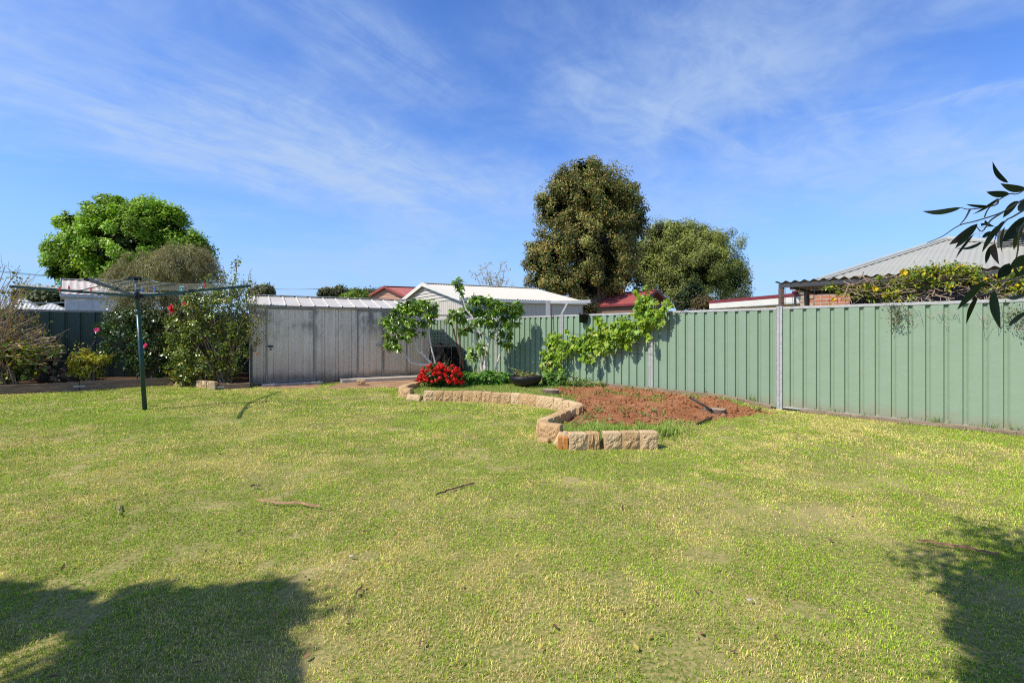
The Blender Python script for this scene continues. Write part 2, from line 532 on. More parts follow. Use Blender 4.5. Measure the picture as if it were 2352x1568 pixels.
def soil_w(x, y):
    d = seg_dist(x, y, SOIL + SOIL[:1])
    sd = np.where(inside(x, y, SOIL), d, -d)
    return sstep(-.08, .12, sd + (fbm(x * 2.5, y * 2.5, 3, 4) - .5) * .55)

def classify(x, y):
    c = np.zeros(np.shape(x), int)
    n = (fbm(x * 3, y * 3, 44, 4) - .5)
    c[soil_w(x, y) > .5] = 1
    d = seg_dist(x, y, DIRT + DIRT[:1]); sd = np.where(inside(x, y, DIRT), d, -d)
    c[(sd + n * .5) > 0] = 2
    d = seg_dist(x, y, BARE + BARE[:1]); sd = np.where(inside(x, y, BARE), d, -d)
    c[(sd + n * .3) > 0.05] = 2
    c[inside(x, y, LBED)] = 3
    return c

def ground_mats():
    m, t, b = new_mat('turf')
    P = t.node('ShaderNodeNewGeometry').outputs['Position']
    n1 = t.noise(P, 1.3, 6, .6); n2 = t.noise(P, 45, 4, .6)
    c = t.mix(t.ramp(n2, .35, .65), (.14, .175, .035), (.38, .31, .13))
    c = t.mix(t.ramp(n1, .45, .7), c, (.42, .34, .15))
    t.link(c, b.inputs['Base Color']); b.inputs['Roughness'].default_value = .9; b.inputs['Specular IOR Level'].default_value = .1
    def earth(name, a, bcol, ccol):
        m, t, b = new_mat(name)
        P = t.node('ShaderNodeNewGeometry').outputs['Position']
        n1 = t.noise(P, 2.2, 6, .65); n2 = t.noise(P, 30, 6, .65); n3 = t.noise(P, 120, 3, .6)
        c = t.mix(t.ramp(n1, .35, .68), a, bcol)
        c = t.mix(t.math('MULTIPLY', t.ramp(n2, .5, .72), .6), c, ccol)
        c = t.mix(t.math('MULTIPLY', t.ramp(n3, .6, .75), .35), c, tuple(min(1, k * 2.2) for k in bcol))
        t.link(c, b.inputs['Base Color']); b.inputs['Roughness'].default_value = .95; b.inputs['Specular IOR Level'].default_value = .1
        bn = t.node('ShaderNodeBump'); bn.inputs['Strength'].default_value = .9; bn.inputs['Distance'].default_value = .03
        t.link(t.math('ADD', n2, t.math('MULTIPLY', n3, .5)), bn.inputs['Height']); t.link(bn.outputs[0], b.inputs['Normal'])
    earth('red_soil', (.40, .160, .072), (.52, .245, .12), (.18, .065, .033))
    earth('sandy_dirt', (.42, .24, .13), (.55, .36, .22), (.25, .13, .07))
    earth('bed_mulch', (.10, .06, .035), (.17, .10, .06), (.04, .025, .015))
ground_mats()

def build_ground():
    # outer land reaching the horizon, a little lower than the yard
    mb = MB(); S = 1500
    mb.quad((-S, -S, -.06), (S, -S, -.06), (S, S, -.06), (-S, S, -.06))
    mb.build('ground', M('dry_ground', (.16, .15, .06), .95, .3, .3), kind='structure')
    x = np.arange(-14.4, 8.4, .06); y = np.arange(-2.0, 18.6, .06)
    X, Yy = np.meshgrid(x, y); Z = ground_z(X, Yy)
    nx, ny = len(x), len(y)
    V = np.column_stack([X.ravel(), Yy.ravel(), Z.ravel()])
    i = np.arange(nx * ny).reshape(ny, nx)
    Fq = np.stack([i[:-1, :-1], i[:-1, 1:], i[1:, 1:], i[1:, :-1]], -1).reshape(-1, 4)
    cx = (X[:-1, :-1] + .03).ravel(); cy = (Yy[:-1, :-1] + .03).ravel()
    C = classify(cx, cy)
    for k, (nm, mt) in enumerate((('lawn', 'turf'), ('garden_soil', 'red_soil'), ('dirt_path', 'sandy_dirt'), ('shrub_bed_soil', 'bed_mulch'))):
        f = Fq[C == k]; used = np.unique(f); re = np.zeros(len(V), int); re[used] = np.arange(len(used))
        np_obj(nm, V[used], re[f], MATS[mt], smooth=True, kind='structure')
build_ground()

# ------------------------------------------------------------------ grass blades
leaf_mat('grass_blade', .18, .6, .25)

def blade_mesh(x, y, h, w, col, lean=.5, z=None):
    n = len(x)
    if z is None: z = ground_z(x, y)
    a = RNG.uniform(0, 2 * math.pi, n); l = RNG.uniform(.15, 1.0, n) * lean * h
    b = a + RNG.uniform(-.9, .9, n) + math.pi / 2
    sx, sy = np.cos(b) * w / 2, np.sin(b) * w / 2
    dx, dy = np.cos(a) * l, np.sin(a) * l
    p0 = np.stack([x - sx, y - sy, z - .004], 1); p1 = np.stack([x + sx, y + sy, z - .004], 1)
    m0 = np.stack([x - sx * .8 + dx * .4, y - sy * .8 + dy * .4, z + h * .6], 1)
    m1 = np.stack([x + sx * .8 + dx * .4, y + sy * .8 + dy * .4, z + h * .6], 1)
    tp = np.stack([x + dx, y + dy, z + h * np.sqrt(np.clip(1 - (l / h) ** 2 * .5, .3, 1))], 1)
    V = np.stack([p0, p1, m0, m1, tp], 1).reshape(-1, 3)
    f = np.array([(0, 1, 3), (0, 3, 2), (2, 3, 4)])
    Fc = (f[None] + (np.arange(n) * 5)[:, None, None]).reshape(-1, 3)
    c = np.repeat(col, 5, 0)
    c = c.reshape(n, 5, 3) * np.array([.50, .50, 1.12, 1.12, 1.28])[None, :, None]  # occlusion painted into the colour: dark blade feet, lighter tips
    return V, Fc, c.reshape(-1, 3)

def lawn_cols(x, y):
    n = len(x)
    big = fbm(x * .8, y * .8, 61, 4) * .6 + fbm(x * 3.1, y * 3.1, 66, 3) * .4
    fine = fbm(x * 9, y * 9, 71, 3)
    dry = np.clip((big - .47) * 3.4 + (fine - .5) * 1.5 + .17 + .10 * sstep(4, 9, y), .03, .85)
    r = RNG.random(n)
    green = pal([(3, (.27, .42, .036)), (3, (.37, .50, .045)), (2, (.18, .31, .03)), (2, (.48, .55, .06))], n)
    straw = pal([(3, (.72, .60, .19)), (2, (.82, .66, .32)), (3, (.56, .58, .11)), (1, (.74, .49, .28))], n)
    tone = (.80 + .46 * fbm(x * 13, y * 13, 171, 3)) * (.82 + .38 * fbm(x * 2.3, y * 2.3, 181, 3))
    return np.where((r < dry)[:, None], straw, green) * tone[:, None] * 1.08

def build_lawn_grass():
    parts = []
    for y0, y1, dens, w, h in ((.9, 3.2, 17000, .0027, .0165), (3.2, 5.2, 10500, .0035, .0175), (5.2, 8.0, 6200, .005, .019), (8.0, 12.6, 3200, .0085, .021)):
        xl, xr = -1.2 * y1 - 1.6, min(1.2 * y1 + 1.6, 8.3)
        n = int(dens * (xr - xl) * (y1 - y0))
        x = RNG.uniform(xl, xr, n); y = RNG.uniform(y0, y1, n)
        k = np.abs(x) < 1.15 * y + 1.5
        k &= ((x - 4.874) * .724 + (y - 8.545) * .69) < -.07
        x, y = x[k], y[k]
        dR = seg_dist(x, y, BED_R); ib = inside(x, y, BED)
        k = (classify(x, y) == 0) & (seg_dist(x, y, WALL) > np.where(ib, .14, .012)) & (~ib | (RNG.random(len(x)) > sstep(0, .9, dR)))
        bare = np.maximum(sstep(.62, .72, fbm(x * .9, y * .9, 99, 4)) * .5, sstep(.66, .74, fbm(x * 3.4, y * 3.4, 123, 4)) * .8)
        k &= RNG.random(len(x)) > bare
        x, y = x[k], y[k]
        hh = h * RNG.uniform(.45, 1.35, len(x)) * (.60 + .45 * fbm(x * 2, y * 2, 81, 3) + .32 * fbm(x * 11, y * 11, 85, 3))
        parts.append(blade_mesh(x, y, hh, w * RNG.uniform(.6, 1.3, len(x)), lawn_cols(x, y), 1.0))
    v, f, c = merge(parts)
    np_obj('grass', v, f, MATS['grass_blade'], cols=c, label='short patchy green and straw coloured lawn grass', kind='stuff')

def soil_clods():
    n = 5200
    x = RNG.uniform(.6, 5.2, n * 3); y = RNG.uniform(6, 11.5, n * 3)
    k = (soil_w(x, y) > .35) & (fbm(x * 2, y * 2, 15, 3) > RNG.uniform(.25, .62, n * 3)); x, y = x[k][:n], y[k][:n]; n = len(x)
    z = ground_z(x, y)
    ico = np.array([(0, 0, 1), (.9, 0, .3), (.28, .85, .3), (-.72, .53, .3), (-.72, -.53, .3), (.28, -.85, .3), (.72, .53, -.5), (-.28, .85, -.5), (-.9, 0, -.5), (-.28, -.85, -.5), (.72, -.53, -.5)])
    fc = np.array([(0, 1, 2), (0, 2, 3), (0, 3, 4), (0, 4, 5), (0, 5, 1), (1, 6, 2), (2, 7, 3), (3, 8, 4), (4, 9, 5), (5, 10, 1), (6, 7, 2), (7, 8, 3), (8, 9, 4), (9, 10, 5), (10, 6, 1)])
    r = RNG.uniform(.008, .022, n) * np.where(RNG.random(n) < .07, 2.2, 1)
    v = ico[None] * (1 + RNG.normal(size=(n, 11, 1)) * .22) * r[:, None, None] * np.array([1.1, 1, .75])
    v = v + np.stack([x, y, z + r * .2], 1)[:, None]
    f = (fc[None] + (np.arange(n) * 11)[:, None, None]).reshape(-1, 3)
    np_obj('soil_clods', v.reshape(-1, 3), f, MATS['red_soil'], label='crumbly clods of red soil over the dug garden bed', kind='stuff')
    # thin straw bits and small weeds
    m = 260; x = RNG.uniform(.9, 4.8, m); y = RNG.uniform(6.4, 10.5, m); k = soil_w(x, y) > .4; x, y = x[k], y[k]; m = len(x); z = ground_z(x, y) + .015
    ax = RNG.normal(size=(m, 3)); ax[:, 2] *= .15
    v, f, c = stamp(T_DIAMOND, np.stack([x, y, z], 1), ax, np.tile([0, 0, 1.], (m, 1)), RNG.uniform(.03, .12, m), .008, pal([(3, (.52, .40, .25)), (1, (.7, .62, .5)), (1, (.2, .12, .07))], m))
    np_obj('straw_bits', v, f, MATS['dry_leaf'], cols=c, label='dry straw and leaf bits lying on the red soil', kind='stuff')
    parts = []
    for i in range(150):
        a, b = RNG.uniform(.9, 4.6), RNG.uniform(6.4, 10.8)
        if soil_w(np.array([a]), np.array([b]))[0] < .4 or fbm(np.array([a * 1.4]), np.array([b * 1.4]), 88, 3)[0] < .44: continue
        k = int(RNG.integers(8, 26)); p = np.column_stack([a + RNG.normal(size=k) * .05, b + RNG.normal(size=k) * .05, np.zeros(k)]); p[:, 2] = ground_z(p[:, 0], p[:, 1]) + RNG.uniform(.005, .06, k)
        ax = RNG.normal(size=(k, 3)); ax[:, 2] = np.abs(ax[:, 2]) * .5; L = RNG.uniform(.025, .05, k)
        parts.append(stamp(T_OVAL, p, ax, RNG.normal(size=(k, 3)) * .4 + np.array([0, 0, 1]), L, L * .7, pal([(3, (.17, .27, .06)), (2, (.26, .33, .10)), (1, (.34, .30, .10))], k)))
    v, f, c = merge(parts); np_obj('soil_weeds', v, f, MATS['leaf'], cols=c, label='small green weeds sprouting all over the red soil', kind='stuff')

def build_bed_grass():
    """longer grass and weeds inside the garden bed, thick along the front edge of the soil"""
    x = RNG.uniform(-2.4, 5.2, 400000); y = RNG.uniform(5.4, 12.2, 400000)
    k = inside(x, y, BED) & (seg_dist(x, y, WALL) > .1); x, y = x[k], y[k]
    s = soil_w(x, y)
    front = sstep(.35, .0, np.abs(y - (5.95 + .25 * np.abs(x - .9)))) * (x < 2.6)
    edge = np.clip(1 - s * 1.15, 0, 1)
    p = edge * (.35 + .5 * front) + sstep(.62, .72, fbm(x * 2.2, y * 2.2, 7, 4)) * s * .34
    p = p * sstep(0, .8, seg_dist(x, y, BED_R))
    k = RNG.random(len(x)) < p * .75; x, y = x[k], y[k]
    n = len(x)
    hh = .042 * RNG.uniform(.5, 1.5, n) * (1 + .9 * front[k]) * (.6 + .9 * fbm(x * 2, y * 2, 5, 3))
    hh *= np.where(y > 9.3, .8, 1)
    c = pal([(4, (.17, .32, .03)), (3, (.27, .42, .05)), (1.5, (.55, .50, .18))], n) * (.65 + .7 * fbm(x * 6, y * 6, 35, 3))[:, None]
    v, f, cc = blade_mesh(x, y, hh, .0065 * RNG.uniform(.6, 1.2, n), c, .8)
    np_obj('bed_grass', v, f, MATS['grass_blade'], cols=cc, label='longer bright green grass growing inside the garden bed', kind='stuff')
# ================================================================== fences
GALV = M('galvanised', (.50, .49, .47), .5, .15, 18, metal=.2, dirt=(.33, .32, .31), dirt_amt=.5)
def fence_green():
    m, t, b = new_mat('green_steel')
    P = t.node('ShaderNodeNewGeometry').outputs['Position']
    s = t.node('ShaderNodeSeparateXYZ'); t.link(P, s.inputs[0])
    rnd = t.node('ShaderNodeObjectInfo').outputs['Random']
    c = t.mix(rnd, (.245, .345, .238), (.27, .362, .25))
    c = t.mix(t.math('MULTIPLY', t.ramp(t.noise(t.mapping(P, (4, 4, .5)), 1.5, 5, .6), .45, .75), .3), c, (.34, .39, .30))
    c = t.mix(t.math('MULTIPLY', t.ramp(t.noise(P, 9, 6, .7), .62, .74), .35), c, (.40, .42, .36))
    low = t.math('SUBTRACT', s.outputs[2], t.math('MULTIPLY', t.noise(P, 7, 5, .65), .34))
    c = t.mix(t.math('MULTIPLY', t.ramp(low, -.14, .12, 1.0, 0.0), .5), c, (.34, .25, .17))
    t.link(c, b.inputs['Base Color']); b.inputs['Roughness'].default_value = .48; b.inputs['Specular IOR Level'].default_value = .35
    bn = t.node('ShaderNodeBump'); bn.inputs['Strength'].default_value = .35; bn.inputs['Distance'].default_value = .03
    t.link(t.noise(P, 3.2, 3, .5), bn.inputs['Height']); t.link(bn.outputs[0], b.inputs['Normal'])
    return m
FGREEN = fence_green()
RAIL_GREY = M('weathered_rail', (.38, .36, .33), .7, .2, 20)
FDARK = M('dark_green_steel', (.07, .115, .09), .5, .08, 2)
TIMBER = M('weathered_timber', (.30, .22, .15), .85, .35, 5, bump=.5, bscale=40, stretch=(1, 1, 5), dirt=(.18, .12, .08), dirt_amt=.6)
RUST = M('rust', (.20, .085, .045), .85, .35, 25, bump=.3)
DKSTEEL = M('dark_steel', (.06, .06, .065), .5, .2, 20)
BLACK = M('black_plastic', (.012, .012, .013), .45, .2, 20)
WHITE_TRIM = M('cream_steel', (.72, .69, .62), .5, .06, 3)

PF = Vector((4.874, 8.545, 0)); UF = Vector((.69, -.724, 0)).normalized(); NF = Vector((-.724, -.69, 0)).normalized()
UP = Vector((0, 0, 1))
FENCE_PROFILE = [(0, .036), (.118, .036), (.127, 0), (.158, 0), (.178, .026), (.190, .036), (.203, .036)]
def fpt(t, z, off=0.0): return PF + UF * t + UP * z + NF * off

def fence_t(px):
    """distance along the right-hand fence seen at column px"""
    r = (px - HX) / F
    return (r * PF.y - PF.x) / (UF.x - r * UF.y)

def build_fence():
    root = thing('fence', fpt(-2.57, 0), 'long pale green ribbed steel fence with galvanised posts along the right side', 'fence')
    ts = [6.0, 3.25, 0, -2.57, -5.14, -7.71, -10.28, -12.6]
    zt = [1.855, 1.855, 1.853, 1.845, 1.84, 1.84, 1.84, 1.84]
    for i in range(len(ts) - 1):
        b, a = ts[i], ts[i + 1]; top = zt[i + 1]
        mb = MB(); corr_sheet(mb, fpt(a + .045, .045, 0), UF, UP, [(0, 0), (b - a - .09, 0), (b - a - .09, top - .075), (0, top - .075)], profile=FENCE_PROFILE)
        mb.build('fence_panel', FGREEN, root)
        r = MB(); r.beam(fpt(a + .05, top - .022, .012), fpt(b - .05, top - .022, .012), .062, .045)
        r.build('top_rail', GALV, root)
        r = MB(); r.beam(fpt(a + .05, .045, .012), fpt(b - .05, .045, .012), .05, .03)
        r.build('bottom_rail', GALV, root)
    for t, z in zip(ts, zt):
        p = MB()
        for s in (-1, 1):
            p.beam(fpt(t + s * .027, -.1, .022), fpt(t + s * .027, z + .012, .022), .046, .07, up=NF)
            p.beam(fpt(t + s * .046, -.1, .060), fpt(t + s * .046, z + .008, .060), .008, .012, up=NF)
        p.build('fence_post', GALV, root)
build_fence()

PL = Vector((-12.4, 12.4, 0)); UL = Vector((.857, .515, 0)).normalized(); NL = Vector((.515, -.857, 0)).normalized()
def lpt(t, z, off=0.0): return PL + UL * t + UP * z + NL * off
def build_back_fence():
    root = thing('fence', lpt(2, 0), 'dark green shaded steel fence behind the shrubs at the left', 'fence')
    ts = [-3.2, -.4, 2.0, 4.4, 6.8, 9.3]
    for a, b in zip(ts[:-1], ts[1:]):
        mb = MB(); corr_sheet(mb, lpt(a + .03, .08), UL, UP, [(0, 0), (b - a - .06, 0), (b - a - .06, 1.86), (0, 1.86)],
                              profile=[(0, .036), (.20, .036), (.214, 0), (.25, 0), (.266, .02), (.29, .02), (.30, .036), (.31, .036)])
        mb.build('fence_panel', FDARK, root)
        r = MB(); r.beam(lpt(a + .03, 1.96, .01), lpt(b - .03, 1.96, .01), .07, .055); r.build('top_rail', RAIL_GREY, root)
    for t in ts:
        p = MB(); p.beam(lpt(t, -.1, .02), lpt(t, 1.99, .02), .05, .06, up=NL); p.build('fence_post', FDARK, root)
build_back_fence()

# timber strips at the foot of the right-hand fence
def timber_strip(t0, t1, off, h, w, label, n=14):
    mb = MB()
    pts = [fpt(t0 + (t1 - t0) * i / n, 0, off + random.uniform(-.012, .012)) for i in range(n + 1)]
    for a, b in zip(pts[:-1], pts[1:]):
        za = float(ground_z(a.x, a.y)) + h / 2 - .02; zb = float(ground_z(b.x, b.y)) + h / 2 - .02
        mb.beam(a + UP * za, b + UP * zb, w, h)
    mb.build('timber_edging', TIMBER, own_origin=tuple(pts[n // 2]), bevel=.006, label=label, cat='edging board', group='timber strips along the fence foot')
timber_strip(.35, 5.5, .13, .085, .05, 'weathered narrow timber strip along the fence foot beside the lawn')
timber_strip(-4.2, -.1, .14, .09, .05, 'old cracked timber strip along the fence foot beside the red soil')

# ================================================================== garden shed
US = Vector((.87, .493, 0)).normalized(); NS = Vector((.493, -.87, 0)).normalized()
PS = Vector((-6.79, 12.2, 0))
def spt(t, z, off=0.0): return PS + US * t + UP * z + NS * off
def shed_metal():
    m, t, b = new_mat('shed_tin')
    P = t.node('ShaderNodeNewGeometry').outputs['Position']
    s = t.node('ShaderNodeSeparateXYZ'); t.link(P, s.inputs[0])
    st = t.noise(t.mapping(P, (9, 9, .35)), 1.6, 5, .6)
    bl = t.noise(t.mapping(P, (1, 1, .7)), 2.1, 7, .68)
    fine = t.noise(t.mapping(P, (30, 30, 2)), 1.5, 4, .6)
    c = t.mix(t.ramp(st, .3, .7), (.72, .625, .51), (.86, .765, .645))
    c = t.mix(t.math('MULTIPLY', t.ramp(fine, .5, .75), .22), c, (.24, .215, .185))
    high = t.ramp(s.outputs[2], .9, 1.9, .12, 1.0)
    d = t.math('MULTIPLY', t.ramp(bl, .47, .66), high)
    c = t.mix(t.math('MULTIPLY', d, .75), c, (.085, .08, .08))
    low = t.ramp(s.outputs[2], .15, 1.1, 1.0, 0.0)
    c = t.mix(t.math('MULTIPLY', low, .55), c, (.50, .36, .25))
    splash = t.math('MULTIPLY', t.ramp(t.math('SUBTRACT', s.outputs[2], t.math('MULTIPLY', bl, .5)), -.12, .12, 1.0, 0.0), .7)
    c = t.mix(splash, c, (.15, .10, .075))
    t.link(c, b.inputs['Base Color']); b.inputs['Roughness'].default_value = .5; b.inputs['Specular IOR Level'].default_value = .3
    b.inputs['Metallic'].default_value = .1
    return m
SHED_TIN = shed_metal()
SHED_ROOF = M('shed_roof_tin', (.62, .57, .51), .5, .10, 3, dirt=(.45, .38, .32), dirt_amt=.45)
SHED_EDGE = M('shed_frame_tin', (.34, .31, .27), .5, .15, 8)
SHED_PROFILE = [(0, 0), (.006, -.022), (.02, -.022), (.026, 0), (.145, 0), (.150, .012), (.158, .012), (.163, 0), (.29, 0), (.294, -.016), (.306, -.016), (.31, 0), (.36, 0)]
def build_shed():
    L, D, HE, HR = 4.85, 2.4, 2.11, 2.42
    root = thing('garden_shed', spt(L / 2, 0), 'low weathered grey tin garden shed with pale ribbed roof beside the fence', 'shed')
    w = MB()
    corr_sheet(w, spt(0, .02), US, UP, [(0, 0), (L, 0), (L, HE - .03), (0, HE - .03)], profile=SHED_PROFILE)
    gable = [(0, 0), (D, 0), (D, HE - .03), (D / 2, HR - .04), (0, HE - .03)]
    corr_sheet(w, spt(0, .02), -NS, UP, gable, profile=SHED_PROFILE)
    corr_sheet(w, spt(L, .02), -NS, UP, gable, profile=SHED_PROFILE)
    corr_sheet(w, spt(0, .02, -D), US, UP, [(0, 0), (L, 0), (L, HE - .03), (0, HE - .03)], profile=SHED_PROFILE)
    w.build('wall', SHED_TIN, root)
    r = MB()
    prof = [(0, 0), (.165, 0), (.18, .024), (.20, .024), (.215, 0), (.36, 0)]
    slope = Vector((-NS.x * D / 2, -NS.y * D / 2, HR - HE)); sl = slope.length
    corr_sheet(r, spt(-.08, HE - .012, .07), US, slope, [(0, 0), (L + .16, 0), (L + .16, sl + .07), (0, sl + .07)], profile=prof)
    slope2 = Vector((NS.x * D / 2, NS.y * D / 2, HR - HE))
    corr_sheet(r, spt(L + .08, HE - .012, -D - .07), -US, slope2, [(0, 0), (L + .16, 0), (L + .16, sl + .06), (0, sl + .06)], profile=prof)
    r.build('roof', SHED_ROOF, root)
    rc = MB(); rc.beam(spt(-.08, HR + .028, -D / 2), spt(L + .08, HR + .028, -D / 2), .2, .016); rc.build('ridge_cap', SHED_ROOF, root)
    g = MB(); g.beam(spt(-.07, HE - .045, .035), spt(L + .07, HE - .045, .035), .04, .045); g.build('eave_trim', SHED_EDGE, root)
    for t in (.0, L):
        c = MB(); c.beam(spt(t, .02, .012), spt(t, HE - .06, .012), .05, .03, up=NS); c.build('corner_trim', SHED_ROOF, root)
    # doors
    def door(t0, t1, z0, z1, hinge):
        d = MB()
        corr_sheet(d, spt(t0 + .02, z0 + .02, .026), US, UP, [(0, 0), (t1 - t0 - .04, 0), (t1 - t0 - .04, z1 - z0 - .04), (0, z1 - z0 - .04)],
                   profile=[(0, 0), (.128, 0), (.132, -.014), (.144, -.014), (.148, 0), (.29, 0), (.294, .010), (.302, .010), (.306, 0), (.36, 0)])
        do = d.build('door', SHED_TIN, root)
        f = MB()
        for a, b in (((t0, z0), (t0, z1)), ((t1, z0), (t1, z1))):
            f.beam(spt(a[0], a[1], .032), spt(b[0], b[1], .032), .028, .022, up=NS)
        for z in (z0 + .011, z1 - .011): f.beam(spt(t0 + .014, z, .034), spt(t1 - .014, z, .034), .022, .022)
        f.build('door_frame', SHED_EDGE, do)
        return do
    d1 = door(.375, 1.53, .07, 2.02, 0)
    lt = MB(); lt.box(spt(.47, 1.02, .046), (.11, .010, .05), US); lt.box(spt(.43, 1.02, .06), (.11, .018, .018), US); lt.box(spt(.47, .945, .06), (.035, .02, .045), US)
    lt.build('latch', DKSTEEL, d1)
    d2 = door(2.70, 3.40, .10, 2.00, 0); d3 = door(3.44, 4.13, .10, 2.00, 1)
    pl = MB(); pl.box(spt(3.33, 1.01, .052), (.2, .01, .085), US); pl.build('latch_plate', GALV, d2)
    lt = MB(); lt.box(spt(3.44, 1.0, .072), (.16, .022, .025), US); lt.box(spt(3.50, .96, .074), (.035, .02, .06), US); lt.build('latch', DKSTEEL, d3)
build_shed()

CONC = M('concrete', (.46, .40, .34), .9, .18, 4, bump=.3, bscale=50, dirt=(.34, .24, .17), dirt_amt=.5)
def slab(pts, h, label, z0=-.02):
    mb = MB(); n = len(pts)
    v = [(p[0], p[1], z0) for p in pts] + [(p[0], p[1], h) for p in pts]
    mb.add(v, [tuple(range(n - 1, -1, -1)), tuple(range(n, 2 * n))] + [(i, (i + 1) % n, n + (i + 1) % n, n + i) for i in range(n)])
    c = np.mean([tuple(p)[:2] for p in pts], 0)
    mb.build('concrete_slab', CONC, own_origin=(c[0], c[1], 0), bevel=.01, label=label, cat='concrete slab', group='concrete slabs in front of the shed')
slab([spt(.25, 0, .42), spt(1.72, 0, .42), spt(1.72, 0, .06), spt(.25, 0, .06)], .055, 'flat concrete slab on the ground under the single shed door')
slab([spt(2.2, 0, .40), spt(5.0, 0, .62), spt(5.0, 0, .06), spt(2.2, 0, .06)], .085, 'long raised concrete slab under the double shed doors')

# ================================================================== rotary clothesline
DGREEN = M('clothesline_green', (.008, .048, .040), .35, .15, 10, spec=.5)
DGREEN2 = M('clothesline_green_faded', (.025, .075, .075), .45, .2, 14)
ARMGREY = M('arm_grey_green', (.10, .13, .14), .45, .2, 14)
CORD = M('line_cord', (.62, .57, .48), .7, .12, 30)
HUB = Vector((-6.69, 8.4, 2.04))
def build_clothesline():
    base = gnd(333, 942); top = Vector((-6.72, 8.4, 2.37))
    root = thing('rotary_clothesline', base, 'dark green rotary clothesline with four arms standing on the lawn', 'clothesline')
    axis = (top - base)
    def on(z): return base + axis * (z / axis.z)
    p = MB(); p.tube([on(-.1), on(1.79)], .036, 14); p.build('pole', DGREEN, root, smooth=True)
    p = MB(); p.tube([on(1.74), on(2.38)], .029, 14); p.build('upper_pole', DGREEN2, root, smooth=True)
    p = MB(); p.lathe(on(1.76), [(.036, -.04), (.042, -.04), (.042, .02), (.03, .03)], 14); p.build('collar', DGREEN2, root, smooth=True)
    hub = on(2.04)
    h = MB(); h.box(hub, (.15, .15, .07), (math.cos(.25), math.sin(.25), 0)); h.tube([hub - UP * .06, hub + UP * .06], .045, 12); h.build('hub', BLACK, root)
    tp = on(2.36)
    h = MB(); h.box(tp, (.15, .15, .035), (math.cos(.25), math.sin(.25), 0)); h.build('hub_cap', BLACK, root)
    angs = [14.3, 103, 194.3, -69.5]; tipz = [2.265, 2.22, 2.165, 2.15]; L = 1.81
    tips = []
    for i, (a, z) in enumerate(zip(angs, tipz)):
        d = Vector((math.cos(math.radians(a)), math.sin(math.radians(a)), 0))
        tip = hub + d * L; tip.z = z
        tips.append(tip)
        m = MB(); m.beam(hub + d * .06, tip, .026, .042)
        arm = m.build('arm', (ARMGREY if i == 3 else DGREEN), root)
        m = MB(); m.tube([tip - d * .015, tip + d * .03], .024, 10); m.build('end_cap', BLACK, arm)
        mid = hub.lerp(tip, .47)
        m = MB(); m.tube([tp + d * .05, mid + UP * .02], .011, 8); m.build('strut', (DGREEN2 if i == 3 else DGREEN), root, smooth=True)
        m = MB(); m.box(mid, (.06, .036, .055), d); m.build('strut_bracket', BLACK, arm)
    order = [0, 1, 2, 3]
    for k, fr in enumerate((.985, .90, .81, .72, .63, .54, .45)):
        m = MB()
        for i in range(4):
            a = hub.lerp(tips[i], fr) + UP * .024; b = hub.lerp(tips[(i + 1) % 4], fr) + UP * .024
            m.tube(wiggle(a, b, 6, 0, .012), .0030, 5)
        m.build('washing_line', CORD, root)
    return hub, tips
CL_HUB, CL_TIPS = build_clothesline()

def peg(i, j, fr, s, mat, label):
    a = CL_HUB.lerp(CL_TIPS[i], fr) + UP * .024; b = CL_HUB.lerp(CL_TIPS[j], fr) + UP * .024
    p = a.lerp(b, s); p.z -= .012 * 4 * s * (1 - s) * (a - b).length
    d = (b - a).normalized(); n = UP.cross(d).normalized()
    ang = random.uniform(-.5, .5)
    dn = (UP * math.cos(ang) + d * math.sin(ang))
    m = MB()
    for sg in (-1, 1):
        m.beam(p + n * sg * .006 + dn * .032, p + n * sg * .011 - dn * .05, .013, .007, up=n)
    m.tube([p - n * .012 - dn * .006, p + n * .012 - dn * .006], .006, 6)
    m.build('clothes_peg', mat, own_origin=tuple(p), label=label, cat='clothes peg', group='plastic pegs on the clothesline')
PEG_RED = M('peg_red', (.62, .035, .05), .4, .1, 20); PEG_TEAL = M('peg_teal', (.05, .48, .38), .4, .1, 20)
PEG_BLUE = M('peg_blue', (.12, .22, .60), .4, .1, 20); PEG_WHITE = M('peg_white', (.75, .74, .72), .4, .1, 20)
peg(2, 3, .72, .22, PEG_RED, 'red peg left of the clothesline, second line from the end of the arm')
peg(2, 3, .72, .40, PEG_RED, 'red peg hanging in front of the pale tin roof of the neighbour')
peg(2, 3, .54, .50, PEG_RED, 'red peg hanging lowest, close beside the clothesline pole')
peg(2, 3, .985, .66, PEG_TEAL, 'teal peg on the outer line left of the front arm')
peg(2, 1, .9, .45, PEG_WHITE, 'white peg on the far left line of the clothesline')
peg(3, 0, .45, .32, PEG_BLUE, 'blue peg just right of the clothesline pole')
peg(3, 0, .54, .45, PEG_BLUE, 'second blue peg, further out to the right of the pole')
peg(3, 0, .63, .68, PEG_TEAL, 'teal peg hanging from the right arm side of the clothesline')
peg(3, 0, .9, .72, PEG_RED, 'red peg near the outer end on the right of the clothesline')

